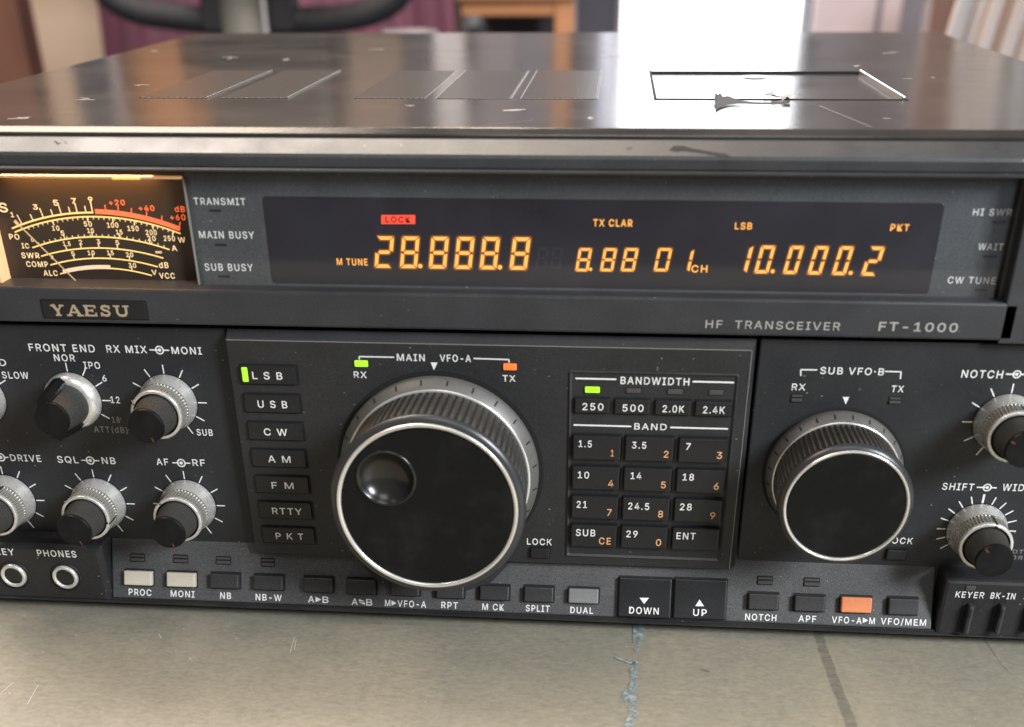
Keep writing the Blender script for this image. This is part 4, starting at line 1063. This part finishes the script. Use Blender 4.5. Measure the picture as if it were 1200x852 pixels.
# slide switches
t = MB(); texts(t, FB, (("KEYER", 1119, 700.2, 1152.6, 701, 7.2), ("BK-IN", 1160, 701.6, 1189, 702.2, 7.2), ("SP", 1199, 703, 1213, 703.2, 7.2)))
merge(t, wblock)
for x in (1133, 1169.5, 1206):
    a = FB.px(x - 10.5, 740); b_ = FB.px(x + 8, 706); k = MB()
    k.rbox(FB, a[0] - .0008, b_[0] + .0004, a[1] - .0002, b_[1] + .0016, -.0005, .00009, M_WELL, .0004, .00005)
    u0, u1, v0, v1 = a[0] + .0002, b_[0] - .0002, a[1] + .0003, b_[1] - .0002
    k.rbox(FB, u0 + .0007, u1 + .0001, v0, v1, 0, .0030, M_BTN, .0006, .0009, 4)
    for zz in range(3): k.rbox(FB, u0 + .0010, u1 - .0006, v1 - .0022 - zz * .0010, v1 - .0018 - zz * .0010, .002, .0032, M_KEY, .0001, .0001, 2)
    k.build("slide_switch", wblock)
led(FB, 1131, 686.5, 1144, 692, M_SMOKE, wblock, depth=.0003)

# ------------------------------------------------------------------ countertop
M_TAB = mat("worn_laminate", (0.30, 0.27, 0.22), 0.5)
def _tab():
    m = M_TAB; b_ = bsdf(m); v = coords(m); vg = coords(m, (70, 130, 1)); vf = coords(m, (230, 420, 1))
    big = noise(m, v, 11, 7, .68); gr = noise(m, vg, 2.2, 7, .68); fi = noise(m, vf, 1.5, 7, .75); sp = noise(m, v, 420, 2, .5); sc = noise(m, coords(m, (40, 300, 1)), 1.0, 5, .7)
    c_ = ramp(m, big, [(.3, (.190, .177, .142)), (.5, (.232, .216, .172)), (.7, (.268, .243, .184))])
    g = ramp(m, gr, [(.30, (.90, .90, .89)), (.5, (1, 1, 1)), (.70, (1.06, 1.05, 1.04))]); f = ramp(m, fi, [(.3, (.76, .76, .75)), (.7, (1.20, 1.20, 1.19))])
    for k in (g, f):
        mu = nd(m, 'ShaderNodeMix', data_type='RGBA', blend_type='MULTIPLY'); mu.inputs[0].default_value = 1
        lk(m, c_, mu.inputs[6]); lk(m, k, mu.inputs[7]); c_ = mu.outputs[2]
    c_ = mix(m, ramp(m, sp, [(.735, (0, 0, 0)), (.76, (.7,) * 3)]), c_, (.42, .40, .36))
    c_ = mix(m, ramp(m, sp, [(.24, (.55,) * 3), (.27, (0, 0, 0))]), c_, (.10, .09, .075))
    c_ = mix(m, ramp(m, sc, [(.27, (.4,) * 3), (.31, (0, 0, 0))]), c_, (.14, .125, .10))
    lk(m, c_, b_.inputs['Base Color'])
    lk(m, ramp(m, gr, [(.3, (.42,) * 3), (.7, (.58,) * 3)]), b_.inputs['Roughness'])
    bump(m, fi, .2, .0003)
_tab()
TP = Plane((0, 0, TABLE), X, (0, 1, 0))
t = MB(); t.rbox(TP, -.55, .60, -.50, .42, -.035, 0, M_TAB, .01, .003, 4)
table = t.build("countertop", None, (0, 0, 0)); tag(table, kind='structure')
def blotch(name, rows, mt, h=.0003, jit=.8, seed=1):
    """a smear given by (photo y, left x, right x) rows"""
    rnd = random.Random(seed); L = []; Rr = []
    n = len(rows)
    for i in range((n - 1) * 7 + 1):
        k = min(i // 7, n - 2); f = i / 7 - k
        y = rows[k][0] + (rows[k + 1][0] - rows[k][0]) * f
        a = rows[k][1] + (rows[k + 1][1] - rows[k][1]) * f; b_ = rows[k][2] + (rows[k + 1][2] - rows[k][2]) * f
        L.append(TP.px(a + rnd.uniform(-jit, jit), y)); Rr.append(TP.px(b_ + rnd.uniform(-jit, jit), y))
    k = len(L); m_ = MB()
    m_.add([TP.pt(u, v, h) for u, v in L + Rr], [[i, i + 1, k + i + 1, k + i] for i in range(k - 1)], mt)
    return m_.build(name, table)
M_BLUE = mat("dried_blue_paint", (0.27, 0.36, 0.40), 0.5)
def _blue():
    m = M_BLUE; v = coords(m); f = noise(m, v, 420, 5, .7)
    lk(m, ramp(m, f, [(.3, (.13, .155, .16)), (.45, (.22, .27, .29)), (.62, (.34, .42, .44)), (.72, (.50, .53, .53))]), bsdf(m).inputs['Base Color']); bump(m, f, .3, .0003)
    lk(m, ramp(m, noise(m, v, 260, 5, .7), [(.40, (0,) * 3), (.54, (.85,) * 3)]), bsdf(m).inputs['Alpha'])
_blue()
blotch("paint_streak", [(722, 742, 756), (740, 741.5, 755), (752, 742, 752), (764, 743, 747.5)], M_BLUE, seed=2)
blotch("paint_streak", [(771, 720, 722), (774, 725, 744), (777, 733, 748), (780, 742, 748)], M_BLUE, seed=3, jit=.4)
blotch("paint_streak", [(776, 742, 746), (788, 738, 748), (800, 739, 747), (812, 731, 746), (818, 729, 746), (826, 734, 747), (838, 737, 747), (846, 733, 744), (858, 728, 740)], M_BLUE, seed=4, jit=1.2)
M_STAIN = mat("dark_stain", (0.165, 0.155, 0.130), 0.5)
def _stain():
    m = M_STAIN; v = coords(m, (40, 120, 1)); f = noise(m, v, 4, 5, .7)
    lk(m, ramp(m, f, [(.3, (.115, .108, .09)), (.7, (.17, .16, .132))]), bsdf(m).inputs['Base Color'])
    lk(m, ramp(m, f, [(.3, (.12,) * 3), (.7, (.55,) * 3)]), bsdf(m).inputs['Alpha'])
_stain()
blotch("stain_line", [(730, 952, 961), (745, 955, 965), (765, 960, 971.5), (790, 969, 981), (815, 978, 991), (840, 988, 1001), (860, 994, 1007)], M_STAIN, .0002, .7, 5)
blotch("stain_line", [(748, 1153, 1154.4), (765, 1163, 1164.6), (780, 1174, 1175.2), (790, 1184, 1184.8)], M_STAIN, .0002, .4, 6)
blotch("stain_line", [(783.5, 819, 823), (786, 822, 831), (788.5, 829, 832)], M_STAIN, .0002, .8, 8)
M_SCR_ = mat("pale_scratch", (0.55, 0.53, 0.49), 0.5)
sc = MB()
for a_, b_ in (((2, 812), (16, 800)), ((32, 826), (45, 803)), ((340, 765), (345, 747)), ((186, 743), (189, 748)), ((455, 723), (457, 726)), ((222, 771), (224, 773)), ((345, 762), (347, 750))):
    sc.line(TP, TP.px(*a_), TP.px(*b_), .0002, .00015, M_SCR_)
merge(sc, table)

# ------------------------------------------------------------------ what stands behind, out of focus
def slab_px(mb, Y, th, x0, x1, z0, z1, mt, py=20, r=.004, b_=.003, x0b=None, x1b=None):
    """an upright board at distance Y that spans photo columns x0..x1"""
    pl = front(Y); u0 = pl.px(x0, py)[0]; u1 = pl.px(x1, py)[0]
    mb.rbox(pl, u0, u1, z0, z1, -th, 0, mt, r, b_)
def matn(name, c0, c1, rough=.6, sc=6, stretch=(1, 1, 1)):
    m = mat(name, c0, rough); lk(m, ramp(m, noise(m, coords(m, stretch), sc, 5), [(.3, c0), (.7, c1)]), bsdf(m).inputs['Base Color']); return m
M_WALL = matn("beige_wall", (.60, .44, .33), (.66, .49, .37), .8)
M_DOOR = matn("brown_door", (.13, .058, .040), (.165, .078, .054), .5, 3, (8, 8, 1))
M_WOOD = matn("orange_wood", (.42, .19, .085), (.52, .25, .12), .5, 3, (2, 2, 14))
M_PURP = matn("grey_wall", (.20, .19, .22), (.25, .24, .27), .8)
M_MAG = matn("magenta_cloth", (.048, .009, .025), (.085, .020, .046), .8, 9, (6, 6, .6))
M_FOAM = matn("foam_grip", (.012, .012, .015), (.019, .019, .022), .8, 60)
M_POST = matn("post_paint", (.052, .054, .049), (.066, .067, .061), .7, 10)
M_DARK = matn("dark_recess", (.065, .065, .08), (.09, .09, .105), .7)
M_BLOOM = mat("added_bloom_glow", (.6, .62, .68), .7, emit=(.72, .78, 1.0), estr=.75)
M_PAPER = matn("pale_pane", (.55, .45, .48), (.66, .56, .58), .5)
M_SKY = mat("overexposed_daylight", (.9, .9, .9), .5, emit=(.93, .96, 1.0), estr=3.6)
ZL, ZH = -.62, 1.6
def thing(mb, name, label, cat, Y, x, kind=None):
    o = mb.build(name); 
    if kind: tag(o, kind=kind)
    else: tag(o, label, cat)
    return o
t = MB(); slab_px(t, 2.60, .1, -700, 560, ZL, ZH, M_WALL); thing(t, "back_wall", None, None, 2.6, 0, 'structure')
t = MB(); slab_px(t, 2.60, .1, 560.5, 724, ZL, ZH, M_PURP); thing(t, "back_wall", None, None, 2.6, 0, 'structure')
t = MB(); slab_px(t, 2.60, .1, 948, 2000, ZL, ZH, M_PURP); thing(t, "back_wall", None, None, 2.6, 0, 'structure')
# glazed door full of daylight
e = MB(); slab_px(e, 2.75, .02, 725, 952, ZL + .02, ZH - .02, M_SKY)
win = e.build("bright_pane")
fr2 = MB(); slab_px(fr2, 2.58, .14, 722, 729, ZL, ZH, M_PAPER); slab_px(fr2, 2.58, .14, 947, 953, ZL, ZH, M_DARK)
wr = empty("glazed_door", (0.4, 2.6, ZL), "overexposed bright glazed door behind the radio lid", "door")
fo = fr2.build("door_frame", wr); win.parent = wr; win.location = WPOS[win.name] - WPOS[wr.name]
# brown door at far left
t = MB(); slab_px(t, 1.5, .05, -160, 26, -.5, 1.2, M_DOOR, 40); thing(t, "brown_door", "dark brown door at the far left edge behind the radio", "door", 1.5, 0)
# dark and brown boards that show only as reflections in the lid
t = MB(); slab_px(t, 2.2, .06, 72, 118, .15, 1.4, M_DARK); slab_px(t, 2.19, .02, 118, 126, .15, 1.4, M_PAPER)
thing(t, "dark_shelf_side", "dark upright panel with pale edge mirrored in the lid's left part", "cabinet", 2.2, 0)
t = MB(); slab_px(t, 2.3, .05, 127, 232, .12, 1.4, M_WOOD); thing(t, "wood_wardrobe", "brown wooden panel mirrored in the lid above the vents", "wardrobe", 2.3, 0)
M_CHO = matn("dark_wardrobe_wood", (.12, .10, .09), (.17, .14, .125), .5, 3, (2, 2, 10))
M_WHT = matn("white_curtain", (.50, .48, .50), (.66, .64, .66), .8, 8, (10, 10, .5))
M_BLU = matn("blue_grey_door", (.13, .135, .17), (.17, .175, .21), .6)
for x0, x1, Y, mt, nm, lb, ct in ((233, 371, 2.32, M_CHO, "dark_wardrobe", "dark brown wardrobe mirrored in the lid between the two vent groups", "wardrobe"),
        (392, 470, 2.32, matn("brown_cupboard_wood", (.22, .16, .13), (.29, .21, .17)), "brown_cupboard", "dull brown cupboard mirrored in the lid left of its middle", "cupboard"),
        (470.5, 506, 2.30, M_DARK, "dark_door", "narrow dark door mirrored in the lid beside a white curtain", "door"),
        (507, 543, 2.28, M_WHT, "white_curtain", "narrow white curtain mirrored in the middle of the lid", "curtain"),
        (545, 606, 2.33, M_PURP, "grey_curtain", "grey curtain mirrored in the lid right of the white one", "curtain"),
        (607, 648, 2.31, M_BLU, "blue_grey_door", "blue grey door mirrored in the lid left of the orange post", "door"),
        (649, 669, 2.29, M_WOOD, "orange_post", "orange wooden post mirrored in the lid left of the bright door", "post"),
        (670, 702, 2.34, M_BLU, "blue_grey_panel", "blue grey panel mirrored in the lid right beside the bright door", "panel")):
    t = MB(); slab_px(t, Y, .04, x0, x1, .17, 1.4, mt); thing(t, nm, lb, ct, Y, 0)
t = MB(); slab_px(t, 2.36, .02, 703, 721, .17, 1.4, M_BLOOM); thing(t, "added_glow_strip", "added self-glowing strip for the bluish bloom, mirrored at the left side of the bright door", "curtain", 2.36, 0)  # self-glowing strip added for the bluish bloom beside the door
t = MB(); slab_px(t, 2.30, .03, 372, 377, .17, 1.4, M_WHT); thing(t, "white_pole", "thin white pole mirrored in the lid beside the dark wardrobe", "pole", 2.3, 0)
# magenta curtain with folds
def cloth(name, label, Y, x0, x1, z0, z1, folds, lean=0.0):
    pl = front(Y); u0 = pl.px(x0, 30)[0]; u1 = pl.px(x1, 30)[0]; n_ = 60; pts = []; m_ = MB()
    for off in (0, -.006):
        for zz in (z0, z1):
            for i in range(n_ + 1):
                f = i / n_; pts.append(pl.pt(u0 + (u1 - u0) * f + lean * (zz - z0), zz, off + .008 * math.sin(f * folds * 2 * math.pi + 1.7 * math.sin(f * 7)) + .005 * math.sin(f * folds * 5.1)))
    k = n_ + 1
    fs = [[i, i + 1, k + i + 1, k + i] for i in range(n_)] + [[2 * k + i, 3 * k + i, 3 * k + i + 1, 2 * k + i + 1] for i in range(n_)] + [[k + i, k + i + 1, 3 * k + i + 1, 3 * k + i] for i in range(n_)]
    m_.add(pts, fs, M_MAG, True); return tag(m_.build(name), label, "cloth")
cloth("hanging_cloth", "magenta cloth hanging left of the grey post behind the black handlebar", 1.75, 95, 262, -.5, .16, 6, .06)
cloth("hanging_cloth", "maroon cloth between the black handlebar and the wooden table", 1.75, 318, 541, -.5, .16, 7, -.02)
# exercise bike: post, looped foam handlebars, head
eb = empty("exercise_bike", (front(1.2).px(290, 30)[0], 1.2, -.62), "exercise bike with grey post and looped black foam handlebar behind the radio", "exercise bike")
def tube(mb, pts, r, mt, n_=16):
    P = [Vector(p) for p in pts]; rings = []
    upv = Vector((0, 1, 0))
    for i, p in enumerate(P):
        d_ = (P[min(i + 1, len(P) - 1)] - P[max(i - 1, 0)]).normalized()
        s1 = d_.cross(upv); s1 = s1.normalized() if s1.length > 1e-4 else Vector((1, 0, 0)); s2 = d_.cross(s1).normalized()
        rings.append([p + (s1 * math.cos(2 * math.pi * k / n_) + s2 * math.sin(2 * math.pi * k / n_)) * r for k in range(n_)])
    v = [q for r_ in rings for q in r_]
    f = [[i * n_ + k, i * n_ + (k + 1) % n_, (i + 1) * n_ + (k + 1) % n_, (i + 1) * n_ + k] for i in range(len(P) - 1) for k in range(n_)]
    mb.add(v, f + [list(range(n_))[::-1], [(len(P) - 1) * n_ + k for k in range(n_)]], mt, True)
def bez(pts, n_=10):
    out = []
    for i in range(len(pts) - 1):
        p0 = Vector(pts[max(i - 1, 0)]); p1 = Vector(pts[i]); p2 = Vector(pts[i + 1]); p3 = Vector(pts[min(i + 2, len(pts) - 1)])
        for k in range(n_):
            t_ = k / n_; out.append(.5 * ((2 * p1) + (-p0 + p2) * t_ + (2 * p0 - 5 * p1 + 4 * p2 - p3) * t_ ** 2 + (-p0 + 3 * p1 - 3 * p2 + p3) * t_ ** 3))
    out.append(Vector(pts[-1])); return out
BY = 1.2; pb = front(BY)
def bp(x, y): u, v = pb.px(x, y); return (u, BY, v)
sc_b = pb.px(300, 20)[0] - pb.px(299, 20)[0]
rt = MB(); a = bp(290, 20); tube(rt, [(a[0], BY, -.62), (a[0], BY, a[2] + .04)], 31 * sc_b, M_POST, 32); rt.build("post", eb)
rt = MB(); a = bp(318, 20); tube(rt, [(a[0], BY - .03, -.62), (a[0], BY - .03, a[2] + .10)], 2.2 * sc_b, M_PURP, 12); rt.build("post_highlight", eb)  # thin paler tube added as the highlight along the post
rh = 14.5 * sc_b
for pts in ([(282, 24), (250, 24), (205, 20), (160, 12), (125, -8), (108, -40), (118, -78), (165, -98), (215, -104)], [(298, 24), (350, 24), (395, 22), (440, 12), (468, -8), (476, -40), (462, -75), (430, -96), (360, -106)]):
    g = MB(); tube(g, bez([bp(x, y) for x, y in pts]), rh, M_FOAM, 20); g.build("handlebar", eb)
g = MB(); u0, v0 = pb.px(205, -40); u1, v1 = pb.px(380, -200)
g.rbox(pb, u0, u1, v0, v1, -.05, .05, M_FOAM, .02, .02, 5); g.build("console", eb)
g = MB(); 
for xx in (244, 322):
    a = bp(xx, -15); u, v = pb.px(xx, 36); u2, v2 = pb.px(xx + 18, -60)
    g = MB(); g.rbox(pb, u, u2, v, v2, -.02, .02, M_FOAM, .004, .003); g.build("bracket", eb)
# wooden table with an apron and a leg, grey pot under it
wt = empty("wooden_table", (front(2.0).px(610, 20)[0], 2.0, ZL), "orange brown wooden table with a leg left of the bright door", "table")
t = MB(); pw = front(2.0); v_a = pw.px(600, 0)[1]; v_b = pw.px(600, 19)[1]
slab_px(t, 2.0, .5, 535, 676, v_a, v_a + .035, M_WOOD); t.build("table_top", wt)
t = MB(); slab_px(t, 2.01, .03, 541, 650, v_b, v_a - .0005, M_WOOD); t.build("apron", wt)
t = MB(); slab_px(t, 2.008, .05, 650.5, 673, ZL, v_a - .0005, M_WOOD); t.build("leg", wt)
t = MB(); slab_px(t, 2.25, .05, 541, 652, ZL, pw.px(600, -5)[1], M_DARK); thing(t, "dark_cupboard", "dark cupboard in shade under the wooden table", "cupboard", 2.2, 0)
pp = front(1.9); u, v = pp.px(557, 30); k_ = pp.px(558, 30)[0] - u
t = MB(); plv = Plane((u, 1.9, v), X, (0, 1, 0)); prof_ = [(.00002, 11 * k_)] + [(11 * k_ * math.sin(R(a_)), 11 * k_ * math.cos(R(a_))) for a_ in range(10, 180, 10)] + [(.00002, -11 * k_)]
t.lathe(plv, (0, 0), prof_[::-1], M_DARK, 40); tag(t.build("grey_ball"), "small round grey ball in front of the dark space under the table", "ball")
# pale rim: bowl on the floor side beside the cloth
pp = front(1.5); u, v = pp.px(480, 34); k_ = pp.px(481, 34)[0] - u
M_BOWL = matn('bowl_glaze', (.20, .19, .20), (.24, .23, .24), .4)
t = MB(); plv = Plane((u, 1.5, v - .023), X, (0, 1, 0)); t.lathe(plv, (0, 0), [(18 * k_, -.05), (30 * k_, -.01), (33 * k_, .018), (31 * k_, .020), (28 * k_, -.008), (.00002, -.04)], M_BOWL, 48)
tag(t.build("pale_bowl"), "pale bowl rim showing just over the back of the lid by the cloth", "bowl")
# pinned-up pale panes and pillar at right
pf = empty("picture_frame", (front(2.3).px(1003, 20)[0], 2.3, ZL), "pale pink two pane cabinet door right of the bright door", "cabinet")
t = MB(); slab_px(t, 2.3, .02, 953, 1027, -.5, .13, M_PAPER); t.build("pane", pf)
t = MB(); slab_px(t, 2.3, .02, 1034, 1056, -.5, .13, M_PAPER); t.build("pane", pf)
t = MB(); slab_px(t, 2.305, .02, 1027.2, 1033.8, -.5, .13, M_PURP); t.build("mullion", pf)
t = MB(); slab_px(t, 2.2, .03, 1052, 1080, -.5, -.02, matn("pink_board", (.40, .28, .26), (.47, .33, .31))); thing(t, "pink_board", "dull pink board between the pale cabinet and the brown post", "board", 2.2, 0)
t = MB(); slab_px(t, 1.5, .05, 1091, 1145, ZL, ZH, M_DOOR); thing(t, "brown_post", "brown wooden post beside the hanging clear sheet", "post", 1.5, 0)
t = MB(); slab_px(t, 1.9, .05, 1112, 1420, ZL, .14, M_WOOD); thing(t, "orange_cabinet", "orange wooden cabinet behind the clear plastic sheet", "cabinet", 1.9, 0)
t = MB(); slab_px(t, 2.0, .05, 1140, 1190, .1, ZH, M_WALL); thing(t, "beige_panel", "beige upright panel mirrored in the lid's right part", "panel", 2.0, 0)
# milky plastic sheet hanging beside the set
M_PLS = bpy.data.materials.new("milky_plastic"); M_PLS.use_nodes = True
def _pls():
    m = M_PLS; b_ = bsdf(m); b_.inputs['Base Color'].default_value = (.50, .47, .46, 1); b_.inputs['Roughness'].default_value = .35
    lk(m, ramp(m, noise(m, coords(m, (40, 40, 3)), 1.2, 4), [(.3, (.55,) * 3), (.7, (.9,) * 3)]), b_.inputs['Alpha'])
_pls()
t = MB(); n_ = 50; pts = []; ps = front(.70)
A_ = ps.px(1107, 44); B_ = ps.px(1250, 96); 
for zz in (0, 1):
    for i in range(n_ + 1):
        f = i / n_; u = A_[0] + (B_[0] - A_[0]) * f; v = A_[1] + (B_[1] - A_[1]) * f
        pts.append(ps.pt(u + zz * .07, v + zz * .5, .006 * math.sin(f * 31) + .004 * math.sin(f * 77)))
k = n_ + 1
t.add(pts, [[i, i + 1, k + i + 1, k + i] for i in range(n_)], M_PLS, True)
tag(t.build("plastic_sheet"), "milky clear plastic sheet hanging at the right edge behind the lid", "plastic sheet")
